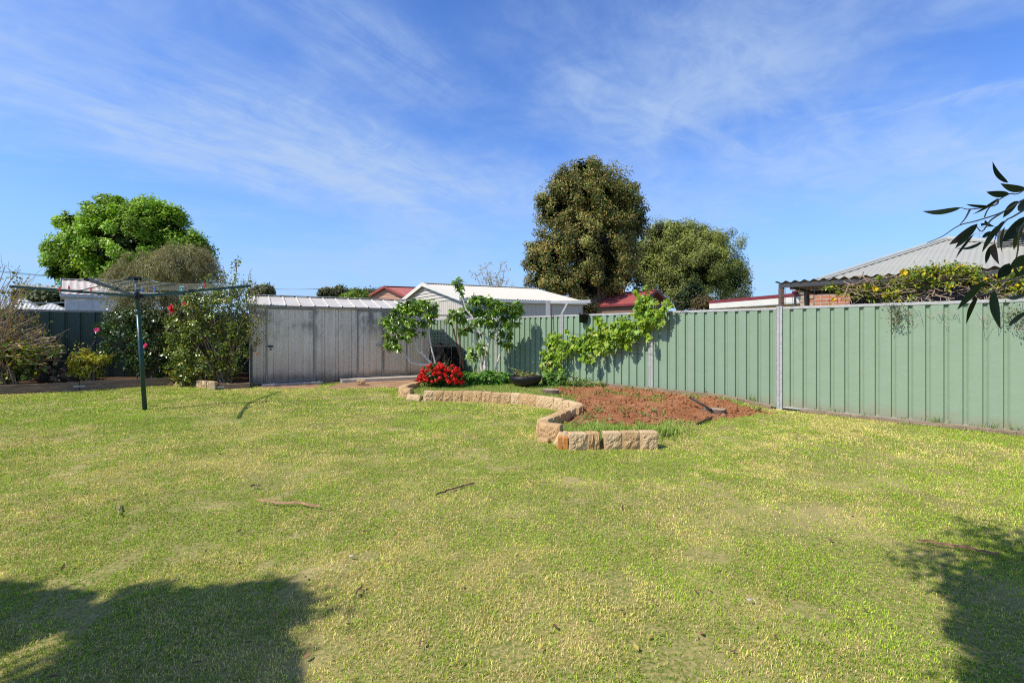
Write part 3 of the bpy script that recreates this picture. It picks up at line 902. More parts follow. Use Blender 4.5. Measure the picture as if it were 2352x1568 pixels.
# ================================================================== retaining wall blocks
def block_mat(name, a, b2):
    m, t, b = new_mat(name)
    P = t.node('ShaderNodeNewGeometry').outputs['Position']
    n1 = t.noise(P, 9, 6, .65); n2 = t.noise(P, 70, 5, .7)
    c = t.mix(t.ramp(n1, .3, .7), a, b2)
    c = t.mix(t.math('MULTIPLY', t.ramp(n2, .5, .7), .45), c, tuple(k * .5 for k in a))
    t.link(c, b.inputs['Base Color']); b.inputs['Roughness'].default_value = .95; b.inputs['Specular IOR Level'].default_value = .1
    bn = t.node('ShaderNodeBump'); bn.inputs['Strength'].default_value = .7; bn.inputs['Distance'].default_value = .012
    t.link(n2, bn.inputs['Height']); t.link(bn.outputs[0], b.inputs['Normal'])
    return m
BLOCK = block_mat('split_block', (.50, .315, .155), (.62, .415, .225))
BLOCK2 = block_mat('split_block_pale', (.60, .41, .23), (.70, .51, .31))
def rock_block(c, u, w, d, h, label, group, mat=None, tilt=(0, 0, 0), rough=.016, front=-1, name='retaining_block'):
    """rock-faced block: split front face, smooth top; c = centre of its base, u along its width"""
    n = 15; m = 13; k = 3
    sd = random.randint(0, 9999)
    vs = []; idx = {}; fs = []
    def V(i, j, l):
        key = (i, j, l)
        if key in idx: return idx[key]
        x, z, y = i / n - .5, j / m, l / k - .5
        px, pz, py = x * w, z * h, y * d
        if l == 0:   # front
            e = min(i, n - i) / n * 4; e2 = min(j, m - j) / m * 3
            f = min(1, e, e2)
            py -= ((float(fbm(i * .42, j * .42, sd, 4)) - .40) * 2.6 + random.gauss(0, .16)) * rough * f - .012 * (1 - f)
        elif l < k:
            q = .003
            px += random.uniform(-q, q); pz += random.uniform(-q, q)
        if j == m and l in (0, k): pz -= .008
        if j == m and i in (0, n): pz -= .006
        px *= 1 - .10 * (l / k)
        idx[key] = len(vs); vs.append((px, py, pz)); return idx[key]
    for i in range(n):
        for j in range(m):
            fs.append((V(i, j, 0), V(i + 1, j, 0), V(i + 1, j + 1, 0), V(i, j + 1, 0)))
            fs.append((V(i + 1, j, k), V(i, j, k), V(i, j + 1, k), V(i + 1, j + 1, k)))
    for i in range(n):
        for l in range(k):
            fs.append((V(i, m, l), V(i + 1, m, l), V(i + 1, m, l + 1), V(i, m, l + 1)))
            fs.append((V(i, 0, l + 1), V(i + 1, 0, l + 1), V(i + 1, 0, l), V(i, 0, l)))
    for j in range(m):
        for l in range(k):
            fs.append((V(0, j, l + 1), V(0, j, l), V(0, j + 1, l), V(0, j + 1, l + 1)))
            fs.append((V(n, j, l), V(n, j, l + 1), V(n, j + 1, l + 1), V(n, j + 1, l)))
    mb = MB(); mb.add(vs, fs)
    o = mb.build(name, mat or random.choice((BLOCK, BLOCK, BLOCK2)), label=label, cat='retaining block', group=group)
    u = Vector(u)
    o.location = c; o.rotation_euler = (tilt[0], tilt[1], math.atan2(u.y, u.x) + tilt[2])
    return o

def run_blocks(pts, w, h, label, group, flip=False, z=-.03, depth=.15):
    """blocks side by side along a line; the split face looks to the right of the walking direction"""
    P = [Vector((p[0], p[1], 0)) for p in pts]
    seg = [(P[i + 1] - P[i]).length for i in range(len(P) - 1)]; L = sum(seg)
    n = max(1, round(L / w)); bw = L / n
    def pos(s):
        for i, l in enumerate(seg):
            if s <= l or i == len(seg) - 1: return P[i].lerp(P[i + 1], s / l)
            s -= l
    for i in range(n):
        a, b = pos(i * bw), pos((i + 1) * bw); d = (b - a).normalized(); nn = Vector((d.y, -d.x, 0))
        c = (a + b) / 2 - nn * depth / 2
        hh = h + random.uniform(-.006, .008)
        ww = (b - a).length - .002 + (0.012 if len(P) > 3 else 0) * 0
        rock_block((c.x, c.y, z + float(ground_z(c.x + nn.x * .3, c.y + nn.y * .3))), d, ww, depth, hh, label, group,
                   tilt=(random.uniform(-.03, .03), random.uniform(-.012, .012), random.uniform(-.04, .04)))
G_B = 'rock faced blocks edging the garden bed'
run_blocks(WALL[:4], .21, .25, 'tan rock faced block in the hooked left end of the bed edging', G_B)
run_blocks([(-1.79, 9.5), (-.968, 9.42), (.088, 9.116), (.884, 8.374)], .205, .25, 'tan rock faced block in the long back run of the bed edging', G_B)
run_blocks([(.884, 8.374), (1.03, 8.05), (1.03, 7.78), (.93, 7.56)], .2, .24, 'rounded tan block at the bend behind the middle of the edging', G_B)
run_blocks([(.88, 7.50), (.4465, 6.64), (.315, 6.40), (.33, 6.2)], .24, .235, 'tan block in the inward curving middle run of the edging', G_B)
run_blocks([(.335, 6.17), (.45, 6.02), (.60, 5.95)], .22, .235, 'tan rock faced block just before the gap in the edging', G_B)
run_blocks([(.668, 5.486), (.88, 5.50)], .21, .235, 'larger tan block right of the orange bricks at the edging gap', G_B)
run_blocks([(.885, 5.505), (1.04, 5.524)], .08, .23, 'narrow split block in the front edging run beside the dark gap', G_B)
run_blocks([(1.085, 5.535), (1.30, 5.55)], .22, .235, 'large tan front block just right of the dark gap', G_B)
run_blocks([(1.30, 5.55), (1.52, 5.56)], .22, .235, 'large tan front block, second from the right end of the edging', G_B)
run_blocks([(1.52, 5.56), (1.734, 5.565)], .22, .24, 'large tan end block at the right end of the edging', G_B)
rock_block((-1.98, 9.66, -.02), (.9, -.35, 0), .30, .26, .13, 'flat cream capping block lying low in the gap of the left edging', G_B, BLOCK2, (-.22, .05, 0), .004)
rock_block((.585, 5.80, -.03), (.8, -.55, 0), .17, .15, .19, 'loose tan block tipped over at the gap in the edging', G_B, BLOCK2, (-.25, .42, .2), .006)
rock_block((.68, 5.78, .02), (.9, .1, 0), .17, .13, .15, 'second loose tipped block leaning behind the orange bricks', G_B, BLOCK2, (-.25, .3, .1), .006)
rock_block(tuple(gnd(829, 885)), (.9, .3, 0), .22, .16, .15, 'single small tan block on the dirt in front of the shed', G_B, BLOCK, (0, 0, 0), .01)
rock_block((.40, 5.93, -.05), (.75, -.5, 0), .14, .1, .12, 'broken tan block stub at the foot of the edging gap', G_B, BLOCK, (.1, .1, .1), .012)
ORANGE = block_mat('orange_brick', (.55, .22, .06), (.66, .30, .09))
for dx, lb in ((0, 'orange clay brick standing on end, left one of the pair in the edging gap'), (.062, 'orange clay brick standing on end, right one of the pair in the edging gap')):
    b = MB(); b.box((.575 + dx, 5.60 - dx * .2, .07), (.054, .10, .17), (1, -.1, .0))
    b.build('brick', ORANGE, own_origin=(.575 + dx, 5.60, 0), bevel=.005, label=lb, cat='brick', group='orange bricks in the edging gap')

# ------------------------------------------------------------------ sleepers and block stub of the left bed
SLEEPER = M('sleeper_timber', (.25, .165, .11), .85, .35, 4, bump=.5, bscale=30, stretch=(1, 1, 6), dirt=(.12, .09, .07), dirt_amt=.6)
def sleeper(a, b, h, label, z=-.03, w=.075):
    a = Vector((*a, 0)); b = Vector((*b, 0)); c = (a + b) / 2
    m = MB(); n = 10
    for i in range(n):
        p, q = a.lerp(b, i / n), a.lerp(b, (i + 1) / n)
        m.beam(p + UP * (z + h / 2), q + UP * (z + h / 2), w, h)
    return m.build('timber_sleeper', SLEEPER, own_origin=tuple(c), label=label, cat='timber sleeper', group='timber sleepers edging the left shrub bed')
E0 = Vector((-11.5, 10.6)); DV = Vector((.857, .515)).normalized()
J = E0 + DV * 1.32
def e2(v): return (v.x, v.y)
sleeper(e2(E0 - DV * 2.2), e2(J - DV * .006), .23, 'grey timber sleeper at the far left edge of the shrub bed')
sleeper(e2(J + DV * .006), e2(E0 + DV * 3.1), .25, 'brown timber sleeper behind the clothesline pole')
s3 = sleeper((-7.10, 11.36), (-6.50, 11.66), .16, 'short pale timber sleeper beside the shed corner')
m = MB(); m.beam((-7.18, 11.32, -.1), (-7.18, 11.32, .20), .13, .13); m.build('timber_post', M('pale_timber', (.50, .36, .22), .85, .3, 5, bump=.4), own_origin=(-7.18, 11.32, 0), bevel=.006,
    label='short square pale timber post at the corner of the shrub bed', cat='timber post')
for nm, p, d in (('bracket_plate', J, DV),):
    m = MB(); c = Vector((p.x, p.y, .10)) + Vector((DV.y, -DV.x, 0)) * .043
    m.box(c, (.22, .006, .035), (DV.x, DV.y, 0)); m.build('joining_plate', GALV, own_origin=tuple(c), label='small galvanised plate joining two sleepers at the left', cat='metal plate', group='galvanised joining plates')
m = MB(); c = Vector((-7.03, 11.345, .07)); m.box(c, (.15, .008, .035), (.894, .447, 0)); m.build('joining_plate', GALV, own_origin=tuple(c), label='small galvanised plate on the post of the short sleeper', cat='metal plate', group='galvanised joining plates')
for i, (x, lb) in enumerate(((.0, 'pale split log upright beside the short timber post'), (.17, 'pale split log in the middle of the upright row'), (.34, 'pale split log at the far end of the upright row'))):
    c = Vector((-7.36, 11.5, 0)) + Vector((-.8, .42, 0)).normalized() * x * 1.3
    rock_block((c.x, c.y, -.02), (.86, -.45, 0), .19, .12, .22, lb.replace('split log', 'rough block'), 'rough blocks beside the timber post', BLOCK2, (0, 0, 0), .02, name='edging_block')
# ================================================================== small things in the bed and on the lawn
STUMPW = M('cut_wood', (.42, .31, .22), .9, .3, 14, bump=.6, bscale=60, dirt=(.25, .18, .13), dirt_amt=.5)
BARK = M('rough_bark', (.16, .11, .08), .95, .4, 12, bump=.8, bscale=40)
def stump(c, r, h, label, name='tree_stump', sx=1.0):
    n = 22; sd = random.randint(0, 999)
    z0 = float(ground_z(c[0], c[1])) - .04
    rr = [r * (1 + .22 * (float(vnoise(math.cos(2 * math.pi * k / n) * 1.5 + 9, math.sin(2 * math.pi * k / n) * 1.5 + 9, sd)) - .5) * 2) for k in range(n)]
    root = thing(name, (c[0], c[1], z0), label, 'tree stump', 'cut stumps in the garden bed')
    def ring(f, z, dz=0): return [(c[0] + rr[k] * f * math.cos(2 * math.pi * k / n) * sx, c[1] + rr[k] * f * math.sin(2 * math.pi * k / n), z0 + z + dz * random.uniform(-1, 1)) for k in range(n)]
    m = MB(); a = ring(1.06, 0); b = ring(1.0, h * .6, .01); d = ring(.98, h, .008)
    m.add(a + b + d, [(i * n + k, i * n + (k + 1) % n, (i + 1) * n + (k + 1) % n, (i + 1) * n + k) for i in range(2) for k in range(n)])
    m.build('bark', BARK, root, smooth=True)
    t = MB(); e = ring(.6, h + .004, .006); g = ring(.2, h + .002, .004)
    t.add(d + e + g, [(i * n + k, i * n + (k + 1) % n, (i + 1) * n + (k + 1) % n, (i + 1) * n + k) for i in range(2) for k in range(n)] + [tuple(2 * n + k for k in range(n))])
    t.build('cut_face', STUMPW, root, smooth=True)
stump(gnd(1264, 905, .1), .165, .13, 'round flat tree stump beside the red soil behind the wall')
stump(gnd(1641, 948, .02), .17, .08, 'low weathered stump at the right end of the red soil', sx=1.15)

def hose(pts, label, r=.017):
    P = []
    for px, py, z in pts:
        g = gnd(px, py, z); P.append(Vector((g.x, g.y, z)))
    Q = []
    for a, b in zip(P[:-1], P[1:]):
        for i in range(5): Q.append(a.lerp(b, i / 5))
    Q.append(P[-1])
    m = MB(); m.tube(Q, r, 8)
    m.build('irrigation_pipe', BLACK, own_origin=tuple(P[0]), smooth=True, label=label, cat='irrigation pipe', group='black irrigation pipes in the garden bed')
hose([(1584.5, 912, .26), (1610, 927, .17), (1634, 941, .10)], 'black pipe standing up at a slant from the soil by the low stump', .02)
hose([(1601, 974, .03), (1618, 966, .05), (1638, 957, .03)], 'short black pipe lying in the grass at the right of the bed')
hose([(1505, 1001, .03), (1530, 999, .05), (1566, 994, .02)], 'black pipe end poking out behind the last front block')
hose([(1262, 966, .14), (1285, 955, .15), (1306, 944, .15), (1324, 934, .12)], 'black pipe lying along the inside of the curved edging', .02)

PALE_BARK = M('fallen_bark_strip', (.40, .21, .13), .8, .3, 12)
DARK_BARK = M('fallen_bark_dark', (.16, .10, .07), .85, .35, 14)
PEBBLE = M('pale_stone', (.50, .43, .34), .8, .15, 20)
def strip(pts, w, mat, label, name='bark_strip', cat='bark strip', group='bark strips lying on the lawn', h=.018):
    P = [Vector(gnd(a, b, .02)) for a, b in pts]
    m = MB(); Q = []
    for a, b in zip(P[:-1], P[1:]):
        for i in range(4): Q.append(a.lerp(b, i / 4) + Vector((random.gauss(0, .004), random.gauss(0, .004), 0)))
    Q.append(P[-1]); n = len(Q)
    vs = []; fs = []
    for i, p in enumerate(Q):
        d = (Q[min(i + 1, n - 1)] - Q[max(i - 1, 0)]).normalized(); s = Vector((-d.y, d.x, 0))
        f = w * (.35 + .65 * math.sin(math.pi * (i + .6) / (n + .2)))
        z = .022 + random.uniform(0, .008) + (h if (i % 5 == 2) else 0) * .3
        for o, dz in ((-f, .0), (0, h * .7), (f, .0)): vs.append(p + s * o / 2 + UP * (z + dz - .02))
    for i in range(n - 1):
        for k in range(2): fs.append((i * 3 + k, i * 3 + k + 1, (i + 1) * 3 + k + 1, (i + 1) * 3 + k))
    m.add(vs, fs); m.build(name, mat, own_origin=tuple(P[0]), label=label, cat=cat, group=group)
strip([(590, 1150), (640, 1156), (690, 1158), (735, 1166)], .017, PALE_BARK, 'long pinkish bark strip lying across the middle left lawn')
strip([(1000, 1139), (1030, 1129), (1060, 1118), (1090, 1113)], .016, DARK_BARK, 'curved dark brown bark strip in the middle of the lawn')
strip([(2108, 1244), (2160, 1252), (2230, 1262), (2296, 1277)], .016, M('reddish_twig', (.30, .15, .09), .8, .3, 14), 'thin reddish stick running into the tree shadow at the right')
strip([(272, 1158), (276, 1170), (274, 1184)], .012, M('dry_stick', (.30, .22, .14), .85, .3, 14), 'short crooked dry stick lying on the left of the lawn')
strip([(574, 1120), (585, 1117), (598, 1118)], .022, DARK_BARK, 'single dark curled leaf on the lawn above the pinkish strip', 'fallen_leaf', 'fallen leaf', None)
strip([(814, 1368), (824, 1358), (832, 1346)], .012, PALE_BARK, 'small curved bark sliver near the left tree shadow')
def pebble(px, py, r, label, col=PEBBLE):
    c = gnd(px, py, .02); m = MB(); n = 10
    prof = [(0.001, -.5), (.6, -.4), (1, 0), (.75, .4), (.001, .55)]
    m.lathe((0, 0, 0), [(a * r, b * r) for a, b in prof], n)
    m.v = [(v[0] * 1.25 + random.uniform(-.1, .1) * r, v[1] * .8, v[2] * .8) for v in m.v]
    o = m.build('stone', col, smooth=True, label=label, cat='stone', group='small pale stones on the lawn'); o.location = (c.x, c.y, .03)
pebble(808, 1280, .014, 'small white stone on the lawn above the left tree shadow')
pebble(1722, 1381, .013, 'small pale pink stone low on the right half of the lawn')

def litter():
    n = 420
    y = RNG.uniform(1.3, 7, n); x = RNG.uniform(-1.15, 1.15, n) * y
    k = (classify(x, y) == 0) & ~inside(x, y, BED); x, y = x[k], y[k]; n = len(x)
    z = ground_z(x, y) + .022
    ax = RNG.normal(size=(n, 3)); ax[:, 2] *= .15
    nr = np.array([0, 0, 1.0]) + RNG.normal(size=(n, 3)) * .3
    c = pal([(4, (.16, .09, .05)), (3, (.34, .19, .10)), (1, (.10, .07, .05)), (1, (.5, .4, .1))], n)
    L = RNG.uniform(.018, .05, n)
    v, f, cc = stamp(T_DIAMOND, np.stack([x, y, z], 1), ax, nr, L, L * RNG.uniform(.2, .45, n), c)
    np_obj('leaf_litter', v, f, MATS['dry_leaf'], cols=cc, label='small fallen brown leaves scattered over the lawn', kind='stuff')
leaf_mat('dry_leaf', .1, .8, .2)
leaf_mat('leaf', .32, .45, .35)
leaf_mat('tree_leaf', .16, .5, .25)
leaf_mat('gloss_leaf', .22, .28, .6)
leaf_mat('fine_leaf', .25, .7, .2)
leaf_mat('petal', .3, .5, .3, 1.0, (1.1, .9, .9))
litter()

# ================================================================== plants helpers
TWIG = M('twig_bark', (.30, .22, .15), .9, .3, 20)
PALEBARK = M('pale_fig_bark', (.68, .62, .55), .8, .2, 10, bump=.3, bscale=60, dirt=(.38, .33, .28), dirt_amt=.4)
BROWNBARK = M('brown_bark', (.22, .16, .11), .9, .3, 10, bump=.4)

def leaves_on(points, n, tmpl, L, W, cols, spread=.08, up=.6, droop=.3, rnd=.8):
    """n leaves near the given twig points"""
    P = np.array([tuple(p) for p in points])
    i = RNG.integers(0, len(P), n)
    off = RNG.normal(size=(n, 3)) * spread
    nr = RNG.normal(size=(n, 3)) * rnd * .6 + np.array([0, 0, up]) + off / (spread + 1e-6) * .3
    ax = off / (spread + 1e-6) * .6 + RNG.normal(size=(n, 3)) * .6; ax[:, 2] -= droop
    s = RNG.uniform(.6, 1.3, n)
    return stamp(tmpl, P[i] + off, ax, nr, L * s, W * s, pal(cols, n))

def flower(c, r, mat, parent, name='flower', n=6, face=None, col=(.75, .06, .16)):
    """open bloom: ring of broad petals"""
    f = Vector(face or (random.gauss(0, .3), -1, .3)).normalized()
    a = f.orthogonal().normalized(); b = f.cross(a)
    ax = []; nr = []; ps = []
    for lay, (k, tilt) in enumerate(((n, .35), (n - 1, .9))):
        for i in range(k):
            t = 2 * math.pi * (i + lay * .5) / k
            d = a * math.cos(t) + b * math.sin(t)
            ax.append(tuple(d + f * tilt)); nr.append(tuple(f - d * tilt)); ps.append(tuple(Vector(c)))
    cols = np.array([col] * len(ax)) * RNG.uniform(.75, 1.2, (len(ax), 1))
    v, ff, cc = stamp(T_OVAL, np.array(ps), np.array(ax), np.array(nr), r, r * .85, cols)
    np_obj(name, v, ff, mat, parent, cc)

# ------------------------------------------------------------------ fig trees
FIGC = [(4, (.15, .27, .022)), (3, (.23, .36, .035)), (1, (.09, .17, .02))]
def pline(lst, Y):
    return [at(p[0], p[1], Y + (p[2] if len(p) > 2 else 0)) for p in lst]
def smoothline(P, k=3):
    Q = []
    for i in range(len(P) - 1):
        p0 = P[max(i - 1, 0)]; p1 = P[i]; p2 = P[i + 1]; p3 = P[min(i + 2, len(P) - 1)]
        for j in range(k):
            t = j / k
            Q.append(.5 * ((2 * p1) + (p2 - p0) * t + (2 * p0 - 5 * p1 + 4 * p2 - p3) * t * t + (3 * p1 - p0 - 3 * p2 + p3) * t ** 3))
    Q.append(P[-1]); return Q
def fig(label, Y, base, stems, clumps, nleaf, L):
    root = thing('fig_tree', base, label, 'fig tree', 'young fig trees in the garden bed')
    m = MB(); twigs = []
    for pts, r0, r1 in stems:
        Q = smoothline(pline(pts, Y)); m.tube(Q, taper(r0 * 1.2, r1 * 1.25, len(Q)), 8); twigs += Q[len(Q) // 2:]
    # twigs reach into every clump
    T = np.array([tuple(t) for t in twigs]); tips = []; lv = []
    for c in clumps:
        px, py, r = c[:3]; y = Y + (c[3] if len(c) > 3 else random.uniform(-.35, .35))
        C = at(px, py, y); k = y / F
        j = int(np.argmin(((T - np.array(C)) ** 2).sum(1)))
        Q = wiggle(Vector(T[j]), C, 4, .05); m.tube(Q, taper(.010, .005, len(Q)), 5)
        n = max(6, int(nleaf * (r / 16) ** 2))
        R = r * k
        d = rand_dirs(n); d[:, 2] = d[:, 2] * .8 + .1
        pos = np.array(C) + d * RNG.uniform(.25, 1.0, (n, 1)) * R * np.array([1, 1, .85])
        nr = norm(d * .45 + np.array([-.25, -.25, .8]) + RNG.normal(size=(n, 3)) * .35)
        ax = d + RNG.normal(size=(n, 3)) * .5; ax[:, 2] -= .45
        s = RNG.uniform(.6, 1.25, n)
        lv.append(stamp(T_FIG, pos, ax, nr, L * s, L * s * .95, pal(FIGC, n, var=.25)))
    m.build('trunk', PALEBARK, root, smooth=True)
    v, f, c = merge(lv); np_obj('leaves', v, f, MATS['gloss_leaf'], root, c)
fig('small fig tree left of the red geranium, pale bent trunk against the shed', 13.0, gnd(1006, 868, .1),
    [([(1006, 868), (1002, 850), (988.4, 838.9), (962, 836), (941.2, 829.9), (937.8, 822), (930, 815), (916.4, 788), (910.8, 770)], .040, .014),
     ([(941, 829), (938.5, 805), (938.9, 774.7), (942, 750)], .022, .012),
     ([(1004, 850), (989.5, 833), (970.4, 813), (959, 801.7), (952.4, 768), (944, 742), (936.7, 720)], .034, .010),
     ([(969, 812), (968, 785), (967, 761), (972, 735)], .020, .010),
     ([(1008, 855), (999.6, 833), (988.4, 786), (981.6, 734), (970.4, 705)], .026, .009)],
    [(882, 738, 11), (897, 730, 12), (913, 716, 14), (925, 704, 13), (942, 697, 14), (960, 696, 13), (978, 698, 13), (992, 707, 12), (985, 724, 12), (936, 715, 15), (920, 735, 15), (900, 752, 12),
     (912, 765, 12), (905, 782, 12), (893, 795, 11), (912, 796, 10), (958, 714, 15), (972, 742, 11), (945, 740, 14), (930, 755, 12), (947, 765, 10), (990, 738, 9), (930, 775, 9), (889, 770, 8), (998, 720, 9), (970, 765, 7)],
    56, .135)
fig('taller fig tree standing in front of the green fence, many pale trunks', 12.7, gnd(1110, 870, .1),
    [([(1110, 871), (1106, 845), (1100.9, 819.7), (1091.9, 774.7), (1087.4, 732), (1071.6, 712), (1060.4, 675), (1053, 655)], .036, .010),
     ([(1116, 872), (1114.4, 837.7), (1121, 797), (1124.5, 779), (1134, 766), (1143.7, 754.5), (1150, 735), (1158, 712)], .050, .012),
     ([(1124, 780), (1126, 762), (1127.9, 747.7), (1124, 722), (1122, 700)], .026, .010),
     ([(1122, 782), (1112, 770), (1094, 759), (1078, 748)], .024, .010),
     ([(1135, 860), (1141, 838), (1152.6, 799.5), (1163, 768), (1172.9, 741), (1188.6, 708)], .022, .008)],
    [(1050, 650, 11, 0), (1056, 662, 10, 0), (1060, 672, 6, 0), (1085, 690, 14), (1104, 688, 14), (1122, 697, 14), (1140, 695, 13), (1068, 712, 14), (1048, 722, 12), (1034, 733, 12), (1090, 715, 16), (1112, 718, 16), (1135, 718, 15),
     (1156, 706, 13), (1175, 703, 13), (1190, 702, 11), (1196, 716, 9), (1180, 722, 13), (1160, 728, 14), (1062, 736, 12), (1075, 752, 12), (1098, 740, 12), (1122, 740, 12), (1145, 745, 12), (1168, 746, 12), (1185, 742, 9),
     (1158, 768, 11), (1172, 770, 9), (1165, 792, 10), (1150, 786, 9), (1100, 766, 9), (1060, 760, 9), (1082, 800, 8), (1090, 818, 9), (1078, 815, 7), (1105, 795, 9), (1112, 810, 8), (1130, 770, 8), (1180, 798, 6), (1108, 835, 8), (1120, 690, 12)],
    46, .14)

# ------------------------------------------------------------------ red geranium
def geranium():
    c = gnd(1012, 889, .1); Y = c.y
    root = thing('geranium', c, 'bushy geranium covered in bright red flower heads behind the block edging', 'geranium')
    bl = pblobs([(1012, 868, 45, 16), (985, 866, 25, 16), (1040, 866, 25, 16), (1010, 852, 38, 14)], Y)
    v, f, cc = blob_foliage(bl, 2600, T_OVAL, .06, .06, [(3, (.045, .10, .025)), (2, (.08, .16, .03)), (1, (.10, .07, .03))], 90, .10, .2)
    np_obj('leaves', v, f, MATS['leaf'], root, cc)
    m = MB()
    heads = []
    for i in range(95):
        while True:
            a = random.uniform(-.15, math.pi + .15); q = random.random() ** .5
            px = 1011 + 55 * math.cos(a) * q; py = 873 - 39 * math.sin(a) * q + 6 * (1 - q)
            if random.random() < .35 + .65 * q: break
        p = at(px, py, Y - .42 * math.sqrt(max(0, 1 - q * q)) - random.uniform(-.03, .05))
        if any((p - h).length < .055 for h in heads): continue
        heads.append(p)
        m.tube([Vector((c.x + (p.x - c.x) * .3, c.y + (p.y - c.y) * .3, c.z + .05)), p], .004, 4)
    m.build('stem', M('green_stem', (.10, .16, .05), .6), root)
    for p in heads:
        r = random.uniform(.036, .06); n = 30
        d = rand_dirs(n); d[:, 1] -= .25; d = norm(d)
        ax = np.cross(d, rand_dirs(n))
        v, f, cc = stamp(T_OVAL, np.array(p) + d * r * RNG.uniform(.75, 1.0, (n, 1)) - norm(ax) * .016, ax, d + RNG.normal(size=(n, 3)) * .25, .038, .034, pal([(3, (.78, .022, .014)), (2, (.62, .012, .012)), (1, (.85, .06, .03))], n))
        np_obj('flower_head', v, f, MATS['petal'], root, cc)
geranium()

# ------------------------------------------------------------------ leafy low plants in the bed
def leafy(name, label, cat, blobs, Y, n, tmpl, L, cols, group=None, clumps=60, cr=.12, mat='leaf', up=.9, base=None, stems=12, stemcol=None):
    bl = pblobs(blobs, Y)
    b = base or Vector((bl[0][0].x, bl[0][0].y, float(ground_z(bl[0][0].x, bl[0][0].y))))
    root = thing(name, b, label, cat, group)
    v, f, c = blob_foliage(bl, n, tmpl, L, L * .9 if tmpl is not T_DIAMOND else L * .4, cols, clumps, cr, .25, up)
    np_obj('leaves', v, f, MATS[mat], root, c)
    m = MB()
    for i in range(stems):
        q, r = bl[random.randrange(len(bl))]
        d = Vector((random.uniform(-1, 1) * r[0], random.uniform(-1, 1) * r[1], random.uniform(-.2, .8) * r[2])) * .8
        P = wiggle(b + Vector((random.uniform(-.04, .04), random.uniform(-.04, .04), -.02)), q + d, 5, .04)
        m.tube(P, taper(.008, .003, len(P)), 5)
    m.build('stem', stemcol or TWIG, root)
    return root
MALLOW = [(3, (.10, .24, .03)), (3, (.15, .32, .04)), (1, (.22, .38, .06))]
leafy('leafy_plant', 'low bright green leafy plant right beside the red geranium', 'plant', [(1082, 870, 20, 17), (1066, 880, 16, 9), (1075, 885, 16, 6)], 11.3, 900, T_GRAPE, .075, MALLOW, 'low leafy plants in the bed', 50)
leafy('leafy_plant', 'low bright green leafy plant beneath the taller fig tree', 'plant', [(1120, 868, 24, 16), (1105, 880, 20, 8), (1135, 878, 18, 10)], 11.4, 1200, T_GRAPE, .075, MALLOW, 'low leafy plants in the bed', 60)
leafy('leafy_plant', 'low bright green leafy plant just left of the black bowl', 'plant', [(1155, 868, 16, 12), (1150, 880, 16, 7)], 11.6, 500, T_GRAPE, .075, MALLOW, 'low leafy plants in the bed', 40)
leafy('leafy_plant', 'weedy green plant at the foot of the grapevine trunk', 'plant', [(1262, 870, 16, 18), (1285, 868, 14, 18), (1275, 882, 18, 6)], 11.2, 700, T_GRAPE, .06, [(3, (.14, .27, .04)), (2, (.22, .36, .07))], 'low leafy plants in the bed', 45)
leafy('leafy_plant', 'thin weedy plant by the fence right of the grapevine trunk', 'plant', [(1318, 872, 14, 16), (1345, 878, 16, 11), (1375, 882, 16, 7)], 11.0, 480, T_OVAL, .045, [(3, (.16, .27, .05)), (2, (.27, .36, .10))], 'low leafy plants in the bed', 45, .09)
leafy('leafy_plant', 'small weed with upright brown tip against the fence beside the red soil', 'plant', [(1623, 902, 5, 13), (1626, 916, 5, 6)], 9.55, 70, T_OVAL, .04, [(2, (.14, .18, .05)), (2, (.20, .12, .07))], None, 10, .05, stems=3)

# ------------------------------------------------------------------ black bowl planter
def bowl():
    c = gnd(1207, 888, .11); r = 39 / F * c.y; h = 25 / F * c.y
    prof = [(.001, 0), (r * .45, .005), (r * .75, h * .28), (r * .93, h * .62), (r, h), (r * .96, h + .004), (r * .9, h * .7), (.001, h * .72)]
    m = MB(); m.lathe(c, prof, 32)
    root = thing('bowl_planter', c, 'wide shallow black bowl planter standing in the garden bed', 'planter')
    m.build('bowl', BLACK, root, smooth=True)
    s = MB(); s.lathe(c, [(.001, h * .84), (r * .5, h * .83), (r * .94, h * .78)], 24); s.build('potting_soil', MATS['bed_mulch'], root, smooth=True)
    leafy('seedling', 'thin yellowing weeds growing in the black bowl planter', 'plant', [(1212, 857, 22, 5), (1190, 856, 10, 6), (1182, 848, 4, 8)], c.y, 190, T_OVAL, .04, [(2, (.36, .30, .08)), (2, (.2, .28, .05))], None, 30, .06, base=c + UP * h * .8, stems=14)
bowl()

